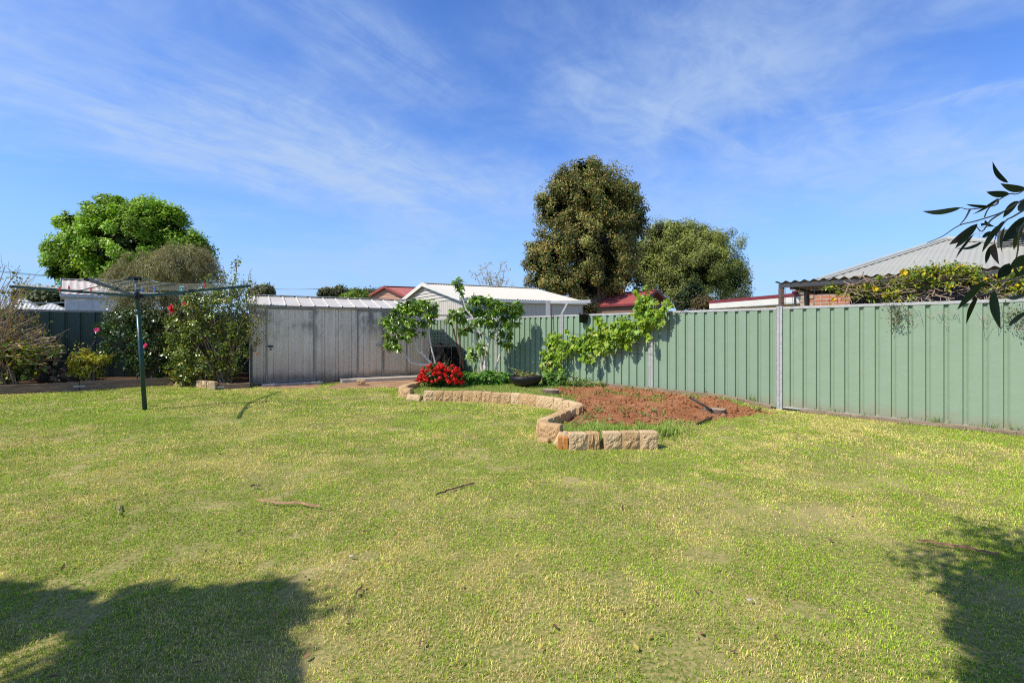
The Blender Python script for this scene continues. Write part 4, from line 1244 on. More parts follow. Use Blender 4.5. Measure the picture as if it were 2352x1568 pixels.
# ------------------------------------------------------------------ grapevine on the fence
def fence_at(px, py, off):
    """point a given distance in front of the fence, seen at this pixel"""
    r = (px - HX) / F; Q = PF + NF * off
    t = (r * Q.y - Q.x) / (UF.x - r * UF.y)
    p = Q + UF * t
    return Vector((p.x, p.y, HC - (py - HY) / F * p.y))
VINEC = [(3, (.24, .39, .026)), (3, (.34, .48, .04)), (2, (.13, .24, .022)), (1, (.46, .52, .08))]
def grapevine():
    b = fence_at(1256, 872, .22); b.z = float(ground_z(b.x, b.y))
    root = thing('grapevine', b, 'lush lime green grapevine climbing along the green fence', 'grapevine')
    cl = [(1262, 790, 18), (1275, 775, 16), (1285, 795, 17), (1268, 815, 18), (1255, 830, 14), (1290, 815, 14), (1250, 810, 12), (1280, 835, 12), (1300, 790, 13), (1260, 850, 12), (1245, 845, 9), (1290, 850, 9),
          (1310, 800, 16), (1330, 795, 17), (1350, 800, 16), (1340, 820, 14), (1320, 780, 13), (1345, 775, 14), (1365, 785, 18), (1375, 805, 15), (1360, 825, 11), (1390, 780, 18), (1385, 757, 15), (1375, 740, 11),
          (1400, 797, 15), (1410, 770, 18), (1405, 748, 12), (1430, 760, 19), (1425, 785, 17), (1435, 740, 15), (1455, 750, 19), (1450, 775, 16), (1465, 730, 17), (1478, 755, 16), (1490, 735, 16), (1475, 710, 17), (1490, 695, 14),
          (1470, 690, 13), (1500, 715, 15), (1505, 740, 12), (1485, 680, 11), (1465, 705, 13), (1515, 725, 10), (1525, 708, 11), (1530, 695, 9), (1520, 740, 8), (1540, 700, 7), (1460, 672, 6), (1480, 662, 5),
          (1365, 760, 9), (1350, 757, 7), (1418, 735, 7), (1300, 760, 6), (1370, 728, 5), (1505, 695, 8), (1490, 775, 9), (1440, 795, 8)]
    lv = []
    for px, py, r in cl:
        C = fence_at(px, py, random.uniform(.16, .3)); k = C.y / F; n = int(34 * (r / 15) ** 2) + 4
        d = rand_dirs(n)
        pos = np.array(C) + d * RNG.uniform(.2, 1.05, (n, 1)) * r * k * np.array([1, .55, 1])
        # keep leaves clear of the steel
        nd = ((pos - np.array(PF)) @ np.array(NF)); pos += np.maximum(0, .07 - nd)[:, None] * np.array(NF)
        nr = norm(np.array(NF) * .7 + np.array([-.2, 0, .55]) + d * .3 + RNG.normal(size=(n, 3)) * .42)
        ax = RNG.normal(size=(n, 3)) * .7 + d * .3; ax[:, 2] -= .7
        s = RNG.uniform(.5, 1.25, n)
        lv.append(stamp(T_GRAPE, pos, ax, nr, .085 * s, .085 * s, pal(VINEC, n, var=.2)))
    v, f, c = merge(lv); np_obj('leaves', v, f, MATS['leaf'], root, c)
    m = MB()
    P = smoothline([b - UP * .05, fence_at(1254, 850, .2), fence_at(1262, 820, .18), fence_at(1270, 800, .16), fence_at(1320, 800, .14), fence_at(1380, 790, .14), fence_at(1440, 765, .15), fence_at(1490, 720, .15)], 5)
    m.tube(P, taper(.035, .010, len(P)), 8)
    for a, bb in (((1490, 710), (1545, 688)), ((1480, 700), (1470, 655)), ((1485, 690), (1492, 640)), ((1525, 705), (1560, 670)), ((1350, 780), (1372, 725)), ((1430, 750), (1420, 728)), ((1548, 690), (1575, 695))):
        Q = wiggle(fence_at(*a, .2), fence_at(*bb, random.uniform(.15, .35)), 6, .06); m.tube(Q, taper(.006, .003, len(Q)), 5)
    m.build('vine_stem', BROWNBARK, root, smooth=True)
    w = MB()
    for (x0, y0), (x1, y1) in (((1300, 760), (1500, 795)), ((1300, 802), (1500, 812))):
        w.tube(wiggle(fence_at(x0, y0, .08), fence_at(x1, y1, .08), 10, .004, .01), .003, 4)
    w.build('training_wire', DKSTEEL, root)
grapevine()

# stake, hanging pot
p0 = fence_at(1266, 862, .14); p1 = fence_at(1266.5, 700, .10)
m = MB(); m.tube([Vector((p0.x, p0.y, 0)), p1], .017, 6); m.build('garden_stake', RUST, own_origin=(p0.x, p0.y, 0), label='thin rusty steel stake standing against the fence by the grapevine', cat='garden stake')
def hanging_pot():
    c = fence_at(1338, 741, .13); k = c.y / F
    root = thing('hanging_pot', c, 'small black plastic pot hanging from the top of the fence', 'plant pot')
    ax = Vector((.12, -.1, 1)).normalized()
    m = MB(); m.lathe(c, [(.001, 0), (.085, 0), (.112, 17.5 * k), (.128, 17.5 * k), (.128, 21 * k), (.108, 21 * k), (.08, .02), (.001, .02)], 20, axis=ax); m.build('pot', BLACK, root, smooth=True)
    t = fence_at(1338, 714, .0); m = MB()
    m.tube([c + ax * 20 * k + UF * .1, t + NF * .06 + UP * .0 + UF * .01, t + NF * .02 + UP * .045, t - NF * .03 + UP * .03], .004, 5)
    m.tube([c + ax * 20 * k - UF * .1, t + NF * .06 - UF * .01, t + NF * .02 + UP * .045 - UF * .01], .004, 5); m.build('hook', DKSTEEL, root)
hanging_pot()

# ------------------------------------------------------------------ wire panel, rods and dark heap between shed and fence
def gap_things():
    Y = 14.15
    A, B = at(991, 723, Y), at(1057, 723, Y); zb = .1
    root = thing('wire_panel', Vector(((A.x + B.x) / 2, Y, zb)), 'rusty framed chicken wire panel standing between the shed and the fence', 'wire panel')
    m = MB()
    for x in (A.x, B.x): m.beam((x, Y, zb), (x, Y, A.z), .035, .035)
    m.beam((A.x, Y, A.z - .017), (B.x, Y, A.z - .017), .04, .034)
    zm = at(1000, 795, Y).z; m.beam((A.x + .018, Y, zm), (B.x - .018, Y, zm), .02, .02); m.build('frame', DKSTEEL, root)
    w = MB(); W = B.x - A.x; s = .10
    H = A.z - zm
    for r in range(int(H / s) + 1):
        for q in range(int(W / s) + 1):
            x = A.x + q * s + (s / 2 if r % 2 else 0); z = zm + r * s
            for dx, dz in ((s / 2, s * .6), (-s / 2, s * .6)):
                if A.x < x + dx < B.x and z + dz < A.z: w.beam((x, Y, z), (x + dx, Y, z + dz), .0022, .0022)
            if z + s < A.z and x < B.x: w.beam((x, Y, z + s * .6), (x, Y, z + s), .0022, .0022)
    w.build('wire_mesh', GALV, root)
    for a, b, r, lb in (((1048, 728), (1064, 846), .026, 'rusty angle iron leaning against the wire panel'), ((1042, 754), (1054, 815), .018, 'shorter dark rusty rod leaning beside the angle iron'), ((1036, 738), (1060, 838), .012, 'thinnest rusty rod leaning behind the angle iron')):
        p, q = at(*a, Y - .25), at(*b, Y - .5)
        m = MB(); m.beam(p, q, r * 1.6, r); m.build('metal_rod', RUST, own_origin=tuple(q), label=lb, cat='metal rod', group='rusty rods leaning by the wire panel')
    # dark heap of old cloth with twigs
    n = 26; k = 14; vs = []; fs = []
    C = at(1020, 850, Y + .55)
    for j in range(k + 1):
        e = j / k * math.pi / 2
        for i in range(n):
            t = 2 * math.pi * i / n
            rr = 1 + (float(fbm(math.cos(t) * 1.6 + 5, math.sin(t) * 1.6 + j * .35, 77, 4)) - .5) * .6
            vs.append((C.x + .52 * rr * math.cos(e) ** .55 * math.cos(t), C.y + .4 * rr * math.cos(e) ** .55 * math.sin(t), .0 + .92 * rr * math.sin(e)))
    for j in range(k):
        for i in range(n): fs.append((j * n + i, j * n + (i + 1) % n, (j + 1) * n + (i + 1) % n, (j + 1) * n + i))
    root = thing('cloth_heap', (C.x, C.y, 0), 'dark heap of old black shade cloth behind the wire panel', 'cloth heap')
    m = MB(); m.add(vs, fs); m.build('cloth', M('black_cloth', (.012, .012, .014), .95, .4, 14, bump=.5, spec=.05), root)
    m = MB()
    for i in range(26):
        p = Vector((C.x + random.uniform(-.35, .35), C.y - .35, random.uniform(.1, .5))); m.tube(wiggle(p, p + Vector((random.uniform(-.25, .25), random.uniform(-.25, 0), random.uniform(.2, .6))), 4, .1), .005, 4)
    m.build('twig', M('dead_twig', (.16, .13, .11), .9), root)
gap_things()

# garden tap near the shed corner
def tap():
    c = Vector(gnd(588, 889)); c.z = 0
    root = thing('garden_tap', c, 'black garden tap post with red handle at the shed corner', 'garden tap')
    Y = c.y
    m = MB(); a = at(577, 797, Y); m.beam((a.x, Y, 0), (a.x, Y, a.z), .045, .045); m.build('post', DKSTEEL, root)
    m = MB(); t = at(583, 806, Y - .04); m.tube([Vector((a.x, Y, t.z)), t, t + Vector((.05, -.02, -.01)), t + Vector((.07, -.03, -.06))], .014, 8); m.tube([t, t + UP * .06], .010, 8); m.build('tap_body', M('old_brass', (.30, .22, .10), .5, metal=.6), root, smooth=True)
    m = MB(); h = at(589, 812, Y - .06); m.lathe(h, [(.001, .02), (.035, .018), (.045, 0), (.035, -.018), (.001, -.02)], 10); m.build('tap_handle', M('faded_red', (.55, .16, .10), .5), root, smooth=True)
tap()

# grass tufts and weeds along the fence foot
def fence_weeds():
    xs, ys, hs = [], [], []
    for px, n, h in ((1620, 18, .1), (1730, 40, .2), (1775, 24, .1), (1850, 12, .07), (1888, 22, .14), (1922, 34, .16), (1950, 14, .08), (1990, 26, .12), (2010, 16, .09), (2075, 30, .12), (2135, 26, .14), (2150, 40, .16), (2195, 20, .1), (2250, 18, .12), (2280, 40, .18), (2330, 26, .2), (1560, 20, .09), (1420, 30, .12)):
        t = fence_t(px)
        for i in range(n):
            p = fpt(t + random.gauss(0, .05), 0, random.uniform(.06, .12)); xs.append(p.x); ys.append(p.y); hs.append(h * random.uniform(.4, 1.2))
    for i in range(1500):
        t = random.uniform(.2, 5.5); p = fpt(t, 0, random.uniform(.04, .22)); xs.append(p.x); ys.append(p.y); hs.append(random.uniform(.015, .05))
    x, y, h = map(np.array, (xs, ys, hs)); n = len(x)
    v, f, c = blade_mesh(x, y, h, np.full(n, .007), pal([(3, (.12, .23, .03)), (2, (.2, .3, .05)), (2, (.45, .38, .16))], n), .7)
    np_obj('fence_grass', v, f, MATS['grass_blade'], cols=c, label='tufts of longer grass along the foot of the green fence', kind='stuff')
fence_weeds()
# ================================================================== shrubs of the left bed
def shrub_twigs(base, tips, r0, r1, mb, amp=.05, n=7, spread=.08):
    pts = []
    for t in tips:
        b = Vector(base) + Vector((random.gauss(0, spread), random.gauss(0, spread), 0))
        t = Vector(t); mid = b.lerp(t, .45); mid.z += .12 * (t - b).length
        Q = smoothline([b, mid + Vector((random.gauss(0, amp), random.gauss(0, amp), random.gauss(0, amp))), t], n)
        mb.tube(Q, taper(r0, r1, len(Q)), 5); pts.append(Q)
    return pts

def bare_shrub():
    """wide fan of bare arching canes with a few yellowing leaves"""
    b = Vector((-11.6, 11.2, .12))
    root = thing('bare_shrub', b, 'sparse shrub of arching bare canes with yellowing leaves at the left edge', 'shrub')
    m = MB(); pts = []
    for i in range(128):
        a = random.uniform(-20, 178)
        px = random.choice((random.uniform(-40, 60), random.uniform(0, 100), random.uniform(20, 158)))
        f = max(0, (px + 20) / 180)
        py = random.uniform(612 + 190 * f ** .9, 800 + 40 * random.random())
        if i > 94: px = random.uniform(-35, 70); py = random.uniform(602, 690) + max(0, px - 20) * .5
        Y = 11.1 + random.uniform(-.7, .6)
        tip = at(px, py, Y)
        o = at(random.uniform(-60, 40), random.uniform(862, 884), 11.1 + random.uniform(-.2, .3))
        mid = o.lerp(tip, .5) + Vector((-.25, random.gauss(0, .1), .18 + .1 * random.random()))
        Q = smoothline([o, mid, tip], 6); m.tube(Q, taper(.014, .005, len(Q)), 5)
        pts += Q[4:]
        for k in range(6):
            s = Q[random.randrange(4, len(Q) - 1)]
            d = (tip - o).normalized() + Vector((random.gauss(0, .45), random.gauss(0, .3), random.gauss(0, .45)))
            R = wiggle(s, s + d * random.uniform(.12, .4), 3, .06); m.tube(R, taper(.005, .003, len(R)), 4); pts += R[1:]
    m.build('cane', M('tan_cane', (.38, .27, .19), .85, .3, 15), root)
    C = [(3, (.42, .30, .03)), (2, (.20, .25, .04)), (2, (.10, .17, .03)), (1, (.40, .17, .03))]
    parts = [leaves_on(pts, 1700, T_OVAL, .055, .045, C, .03)]
    low = [p for p in pts if p.z < 1.1]
    parts.append(leaves_on(low, 1500, T_OVAL, .075, .065, [(3, (.13, .19, .03)), (2, (.33, .27, .03)), (2, (.08, .13, .03))], .06))
    parts.append(blob_foliage(pblobs([(18, 850, 40, 22), (45, 860, 35, 14), (0, 820, 25, 30)], 11.1), 700, T_OVAL, .08, .07, [(2, (.12, .18, .03)), (2, (.25, .24, .03)), (2, (.06, .10, .02))], 60, .14, .3))
    v, f, c = merge(parts); np_obj('leaves', v, f, MATS['leaf'], root, c)
bare_shrub()

def bush(name, label, cat, base, blobs, Y, n, tmpl, L, W, cols, clumps, cr, tips=(), mat='gloss_leaf', extra=0, stems=14, flowers=(), petal='petal', stemmat=None, dr=.8, up=.4, twleaf=.035):
    bl = pblobs(blobs, Y, dr)
    root = thing(name, base, label, cat)
    m = MB(); tw = []
    T = [q + Vector((random.uniform(-.6, .6) * r[0], random.uniform(-.6, .6) * r[1], random.uniform(-.1, .7) * r[2])) for q, r in [bl[i % len(bl)] for i in range(stems)]]
    shrub_twigs(base, T, .016, .006, m, .04, 4, .1)
    for (px, py, dy) in tips:
        t = at(px, py, Y + dy); o = Vector(base).lerp(t, random.uniform(.35, .55)) + Vector((random.gauss(0, .1), random.gauss(0, .1), 0))
        Q = wiggle(o, t, 8, .03); m.tube(Q, taper(.010, .005, len(Q)), 5); tw += Q[2:]
        for k in range(4):
            s = Q[random.randrange(2, 7)]; R = wiggle(s, s + (t - o).normalized() * .25 + Vector((random.gauss(0, .12), random.gauss(0, .12), .1)), 3, .05); m.tube(R, taper(.006, .003, 4), 4); tw += R[1:]
    m.build('stem', stemmat or TWIG, root)
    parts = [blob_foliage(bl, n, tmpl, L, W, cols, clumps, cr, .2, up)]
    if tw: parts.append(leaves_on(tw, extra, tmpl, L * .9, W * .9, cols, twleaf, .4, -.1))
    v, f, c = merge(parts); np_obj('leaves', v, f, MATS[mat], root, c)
    for fx, fy, r, col in flowers:
        flower(at(fx, fy, Y - bl[0][1][1] * .9), r, MATS['petal'], root, col=col)
    return root

HIB = [(4, (.12, .18, .028)), (3, (.20, .25, .035)), (1.5, (.31, .32, .045)), (.6, (.52, .40, .035))]
bush('hibiscus_shrub', 'tall twiggy hibiscus shrub with a red bloom beside the shed', 'shrub', Vector((-7.3, 11.95, .12)),
     [(470, 790, 75, 75), (440, 730, 50, 50), (510, 735, 55, 50), (465, 850, 55, 28), (425, 862, 35, 20), (520, 845, 30, 25), (530, 800, 45, 60), (420, 830, 40, 45), (470, 690, 55, 32), (520, 690, 45, 32), (555, 760, 22, 45), (410, 770, 30, 50)], 11.9, 9500, T_OVAL, .060, .042, HIB, 420, .13,
     tips=[(550, 600, 0), (577, 618, .2), (512, 622, 0), (530, 640, -.2), (495, 640, .2), (475, 640, 0), (560, 640, .1), (455, 655, 0), (440, 665, .2), (590, 668, 0), (575, 700, -.2), (600, 735, -.2), (598, 765, 0), (545, 655, 0), (520, 655, 0), (582, 650, .1), (605, 700, -.1), (430, 690, 0), (585, 720, 0), (565, 670, 0)],
     extra=1700, stems=26, flowers=[(394, 706, .085, (.72, .02, .06)), (396, 714, .07, (.72, .02, .06)), (424, 698, .05, (.70, .05, .05))])
bush('camellia_shrub', 'dark glossy shrub with pink blooms behind the clothesline pole', 'shrub', Vector((-9.7, 12.55, .12)),
     [(300, 780, 62, 62), (345, 790, 45, 65), (270, 740, 38, 35), (330, 730, 50, 35), (280, 830, 45, 35), (350, 840, 35, 30), (240, 765, 16, 14)], 12.2, 4200, T_OVAL, .075, .05, [(4, (.04, .085, .022)), (3, (.065, .12, .03)), (1, (.13, .19, .05))], 230, .14,
     tips=[(212, 748, -.2), (225, 765, -.2), (250, 712, 0), (275, 700, 0), (235, 790, 0), (320, 700, 0)], extra=220, flowers=[(223, 758, .075, (.80, .10, .26)), (336, 794, .075, (.82, .09, .24)), (331, 797, .06, (.82, .12, .28))], stems=18)
bush('golden_shrub', 'small round shrub with golden yellow leaves in front of the dark fence', 'shrub', Vector((-10.55, 11.75, .12)),
     [(200, 830, 36, 22), (180, 828, 22, 18), (222, 828, 24, 18), (200, 812, 22, 12), (200, 850, 26, 16), (200, 860, 32, 12), (185, 848, 24, 14), (240, 822, 10, 8)], 11.75, 2600, T_OVAL, .06, .03, [(4, (.56, .50, .04)), (3, (.40, .42, .04)), (2, (.17, .23, .03)), (1, (.66, .50, .08))], 110, .09, stems=16, mat='leaf', tips=[(192, 803, 0), (178, 812, 0), (245, 815, 0)], extra=80)

def weeping_tree():
    """grey green wispy crown hanging down in strands"""
    base = Vector((-8.35, 12.7, .12))
    root = thing('weeping_shrub', base, 'wispy grey green weeping shrub rising behind the camellia', 'shrub')
    bl = pblobs([(370, 620, 90, 42), (420, 605, 60, 40), (330, 640, 70, 35), (450, 640, 40, 45), (400, 700, 75, 50), (340, 700, 60, 45), (400, 780, 50, 60), (300, 665, 40, 22), (430, 580, 40, 22), (420, 860, 32, 26), (355, 760, 40, 40)], 12.8, .7)
    n = 62000
    cs = np.array([tuple(b[0]) for b in bl]); rs = np.array([b[1] for b in bl])
    a = rs[:, 0] * rs[:, 2]; a /= a.sum(); K = 520
    bi = RNG.choice(len(bl), K, p=a); d = rand_dirs(K); d[:, 2] = d[:, 2] * .8 + .25; d = norm(d)
    st = cs[bi] + d * rs[bi] * RNG.uniform(.55, 1, (K, 1))
    ci = RNG.integers(0, K, n); s = RNG.random((n, 1))
    ln = RNG.uniform(.3, .75, K)[ci][:, None]
    dirn = norm(d[ci] * np.array([.8, .8, .1]) + np.array([0, 0, .25]))
    pos = st[ci] + dirn * s * ln * .8 + np.array([0, 0, -1.0]) * (s ** 2) * ln * .95 + RNG.normal(size=(n, 3)) * .05
    ax = dirn * (1 - s) + np.array([0, 0, -1.2]) * s + RNG.normal(size=(n, 3)) * .4
    nr = d[ci] + RNG.normal(size=(n, 3)) * .6
    tone = (1 + RNG.uniform(-.25, .25, K))[ci][:, None]
    c = pal([(3, (.33, .29, .15)), (3, (.25, .24, .11)), (1, (.42, .35, .22))], n) * tone
    v, f, cc = stamp(T_DIAMOND, pos, ax, nr, RNG.uniform(.05, .10, n), .017, c)
    np_obj('foliage', v, f, MATS['fine_leaf'], root, cc)
    m = MB()
    for i in range(20):
        q, r = bl[i % len(bl)]; t = q + Vector((random.uniform(-.5, .5) * r[0], random.uniform(-.5, .5) * r[1], r[2] * .5))
        Q = wiggle(base + Vector((random.gauss(0, .06), random.gauss(0, .06), 0)), t, 7, .04); m.tube(Q, taper(.035, .006, 8), 6)
    m.build('trunk', BROWNBARK, root, smooth=True)
weeping_tree()

# ------------------------------------------------------------------ firewood heap
def firewood():
    mats = [M('firewood_a', (.26, .19, .14), .9, .35, 8, bump=.5), M('firewood_b', (.17, .13, .10), .9, .35, 8, bump=.5), M('firewood_c', (.34, .27, .20), .9, .3, 8, bump=.5)]
    for i in range(46):
        px = random.uniform(62, 138); top = 775 + max(0, px - 105) * 1.1
        py = random.uniform(top, 882)
        if i > 36: px, py = random.uniform(140, 185), random.uniform(845, 878)
        Y = 12.0 + random.uniform(-.25, .3) + (880 - py) * .003
        c = at(px, py, Y); c.z = max(c.z, .2)
        d = Vector((random.gauss(0, 1), random.gauss(0, .6), random.gauss(0, .35))).normalized(); L = random.uniform(.28, .5); r = random.uniform(.05, .085)
        a = d.orthogonal().normalized(); b = d.cross(a); k = random.choice((3, 4, 5))
        ang = [2 * math.pi * (j + random.uniform(-.25, .25)) / k for j in range(k)]; rr = [r * random.uniform(.75, 1.2) for j in range(k)]
        vs = [d * (s * L / 2 + random.uniform(-.02, .02)) + (a * math.cos(t) + b * math.sin(t)) * q for s in (-1, 0, 1) for t, q in zip(ang, rr)]
        m = MB(); m.add(vs, [(l * k + j, l * k + (j + 1) % k, (l + 1) * k + (j + 1) % k, (l + 1) * k + j) for l in range(2) for j in range(k)] + [tuple(reversed(range(k))), tuple(2 * k + j for j in range(k))])
        o = m.build('firewood_log', random.choice(mats), bevel=.006, label='rough split firewood log in the dark heap behind the bare shrub', cat='firewood log', group='split logs in the firewood heap')
        o.location = c
firewood()

# ================================================================== trees beyond the fences
def tree(name, label, Y, blobs, base_px, n, L, W, cols, clumps, cr, tmpl=T_DIAMOND, trunk_r=.25, mat='leaf', dr=.9, up=.5, cvar=.3, shell=(.5, 1.0), limbs=14, group='trees beyond the fences', droop=.1, flat=.95, inner_shade=None, trunkmat=None):
    bl = pblobs(blobs, Y, dr)
    base = at(base_px, 780, Y); base.z = -.05
    root = thing(name, base, label, 'tree', group)
    parts = [blob_foliage(bl, n, tmpl, L, W, cols, clumps, cr, droop, up, shell, cvar=cvar, flat=flat)]
    if inner_shade:
        parts.append(blob_foliage([(c, tuple(k * .6 for k in r)) for c, r in bl], n // 5, T_OVAL, L * 1.8, W * 1.8, [(1, inner_shade)], max(20, clumps // 3), cr * .8, 0, .3, (.2, 1.0), cvar=.1))  # leaves coloured near black to stand for shade inside the crown
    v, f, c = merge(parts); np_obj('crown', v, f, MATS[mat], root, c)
    m = MB()
    fork = base.lerp(Vector(bl[0][0]), .45)
    Q = wiggle(base, fork, 4, .02); m.tube(Q, taper(trunk_r, trunk_r * .7, len(Q)), 9)
    for i in range(limbs):
        q, r = bl[i % len(bl)]
        t = q + Vector((random.uniform(-.5, .5) * r[0], random.uniform(-.5, .5) * r[1], random.uniform(-.2, .6) * r[2]))
        Q = wiggle(fork, t, 6, .05); m.tube(Q, taper(trunk_r * .5, trunk_r * .08, len(Q)), 6)
    m.build('trunk', trunkmat or BROWNBARK, root, smooth=True)
    return root

tree('shade_tree', 'large bright green leafy tree rising behind the grey shrub at the left', 34,
     [(300, 570, 110, 85), (215, 560, 70, 60), (160, 585, 50, 45), (250, 500, 55, 45), (330, 500, 60, 42), (385, 520, 45, 45), (430, 575, 48, 45), (180, 520, 45, 32), (270, 475, 32, 24), (335, 478, 26, 22), (390, 490, 24, 18),
      (150, 620, 36, 32), (210, 620, 60, 32), (300, 620, 80, 40), (400, 630, 60, 40), (460, 582, 22, 22), (130, 575, 24, 22), (235, 545, 45, 40), (345, 555, 50, 45)], 300,
     90000, .19, .105, [(4, (.25, .42, .03)), (3, (.37, .51, .045)), (1, (.13, .25, .025))], 560, .48, T_OVAL, .45, cvar=.3, inner_shade=(.03, .06, .012), up=.7, flat=1.0, shell=(.7, 1.0))
tree('broad_tree', 'tall bronze green tree with dense dark foliage behind the cream garage', 32,
     [(1355, 560, 110, 100), (1335, 450, 85, 62), (1390, 460, 80, 70), (1350, 405, 55, 32), (1430, 490, 60, 62), (1275, 480, 42, 60), (1270, 590, 60, 70), (1250, 650, 45, 45), (1320, 650, 90, 55), (1420, 590, 65, 75), (1400, 650, 70, 45), (1460, 520, 32, 40), (1240, 610, 36, 36), (1380, 530, 70, 60), (1300, 420, 40, 30), (1345, 388, 30, 15)], 1395,
     120000, .135, .075, [(4, (.20, .235, .05)), (3.4, (.31, .225, .06)), (1.5, (.38, .235, .06)), (3, (.12, .165, .045)), (.2, (.45, .34, .13))], 700, .50, T_OVAL, .4, mat='tree_leaf', cvar=.40, limbs=30, shell=(.55, 1.04), inner_shade=(.012, .018, .008), up=.35)
tree('broad_tree', 'rounded olive green feathery tree to the right of the tall bronze tree', 40,
     [(1500, 570, 40, 50), (1478, 620, 36, 60), (1520, 535, 40, 26), (1600, 590, 110, 75), (1585, 615, 100, 75), (1560, 560, 70, 50), (1610, 565, 60, 48), (1650, 600, 55, 55), (1670, 655, 52, 55), (1530, 570, 50, 45), (1500, 620, 45, 60), (1550, 660, 80, 45), (1620, 665, 75, 45), (1545, 525, 42, 20), (1595, 535, 36, 22), (1690, 630, 28, 40), (1505, 560, 36, 40), (1640, 560, 36, 32)], 1600,
     130000, .17, .055, [(4, (.28, .32, .07)), (3, (.38, .41, .10)), (2, (.18, .21, .05)), (.6, (.38, .32, .13))], 560, .62, T_DIAMOND, .4, mat='tree_leaf', cvar=.30, limbs=22, inner_shade=(.02, .028, .010), up=.6, flat=.95, shell=(.5, 1.0))
tree('gum_tree', 'thin wispy gum tree edge at the far right of the olive tree', 46, [(1705, 650, 18, 22), (1712, 680, 14, 20), (1695, 690, 20, 18)], 1706, 1500, .3, .09, [(3, (.10, .12, .05)), (2, (.15, .16, .07))], 50, .5, T_DIAMOND, .15, limbs=5)
tree('small_tree', 'dark upright shrub tree in front of the olive tree', 27, [(1590, 670, 22, 35), (1575, 690, 24, 24), (1605, 690, 18, 24)], 1590, 4200, .15, .06, [(3, (.045, .075, .022)), (2, (.08, .105, .03))], 120, .3, T_DIAMOND, .12, limbs=6, inner_shade=(.012, .02, .008))
tree('small_tree', 'brownish bushy shrub above the fence left of the cream carport', 25, [(1615, 695, 22, 14), (1632, 700, 14, 10), (1605, 705, 18, 10)], 1617, 2200, .13, .055, [(3, (.16, .10, .045)), (2, (.12, .11, .04))], 80, .25, T_DIAMOND, .1, limbs=6)
tree('bushy_shrub', 'bronze leafy shrub at the corner of the cream garage roof', 24, [(1345, 700, 18, 16), (1330, 690, 12, 10), (1360, 708, 12, 10)], 1345, 1400, .12, .06, [(3, (.12, .10, .03)), (2, (.07, .09, .025))], 60, .25, T_OVAL, .08, limbs=5)
FAR_GREEN = [(3, (.17, .17, .075)), (2, (.24, .23, .10)), (1, (.12, .125, .06))]
for i, (px, py, rx, ry, lb) in enumerate(((604, 668, 20, 13, 'small dark far tree just left of the shed roof'), (586, 674, 10, 7, 'lowest far tree touching the hibiscus at the left of the shed'), (750, 676, 14, 10, 'far tree at the left end of the row above the shed roof'),
        (778, 671, 18, 13, 'second far tree from the left above the shed roof'), (812, 676, 20, 10, 'far tree directly behind the citrus tree'), (846, 676, 18, 11, 'far tree right of the citrus tree above the shed'), (873, 675, 18, 12, 'far tree nearest the red gable roof'))):
    tree('distant_tree', lb, 95 + 3 * i, [(px, py, rx, ry), (px - rx * .5, py + 4, rx * .6, ry * .7), (px + rx * .5, py + 4, rx * .6, ry * .7), (px, py + 12, rx * .8, ry)], px, 2600, .55, .26, FAR_GREEN, 70, 1.0, T_OVAL, .3, limbs=5, group='distant trees above the shed roof', inner_shade=(.03, .035, .018))
tree('citrus_tree', 'bright yellow green citrus tree top above the shed roof', 26, [(815, 678, 26, 12), (800, 684, 18, 9), (832, 684, 20, 9), (818, 690, 30, 10)], 815, 2200, .13, .07, [(3, (.17, .26, .03)), (2, (.26, .34, .05)), (1, (.09, .15, .02))], 80, .28, T_OVAL, .1, limbs=7, up=.8)
for px, py, rx, ry, Y, lb, cc in ((85, 678, 40, 12, 40, 'olive green tree mass behind the roofs at the far left', [(3, (.15, .15, .04)), (2, (.09, .11, .03)), (1, (.22, .17, .05))]), (110, 690, 40, 14, 34, 'dark green garden trees above the pale roof at the left', [(3, (.07, .09, .03)), (2, (.13, .14, .04))])):
    tree('distant_tree', lb, Y, [(px, py, rx, ry), (px - 20, py + 8, rx * .7, ry), (px + 25, py + 6, rx * .6, ry)], px, 3600, .3, .14, cc, 110, .6, T_OVAL, .2, limbs=6, inner_shade=(.02, .028, .01))

def blossom_tree():
    Y = 24; base = at(1135, 780, Y); base.z = 0
    root = thing('blossom_tree', base, 'thin bare twigged tree with white blossom above the cream garage roof', 'tree')
    m = MB(); pts = []
    for px, py in ((1100, 612), (1112, 603), (1128, 622), (1150, 602), (1160, 612), (1170, 640), (1140, 630), (1105, 640), (1092, 625), (1180, 655), (1120, 640), (1150, 640)):
        Q = wiggle(base.lerp(at(1138, 690, Y), .8) , at(px, py, Y + random.uniform(-.5, .5)), 8, .03); m.tube(Q, taper(.03, .007, len(Q)), 5); pts += Q[3:]
        for k in range(5):
            s = Q[random.randrange(3, 8)]; R = wiggle(s, s + Vector((random.gauss(0, .3), random.gauss(0, .3), random.uniform(.1, .5))), 3, .08); m.tube(R, taper(.009, .005, 4), 4); pts += R
    m.tube([base, base.lerp(at(1138, 690, Y), .8)], [.08, .05], 7)
    m.build('trunk', TWIG, root)
    v, f, c = leaves_on(pts, 900, T_OVAL, .07, .05, [(3, (.62, .52, .42)), (3, (.24, .30, .08)), (1, (.40, .30, .18))], .06); np_obj('leaves', v, f, MATS['leaf'], root, c)
blossom_tree()
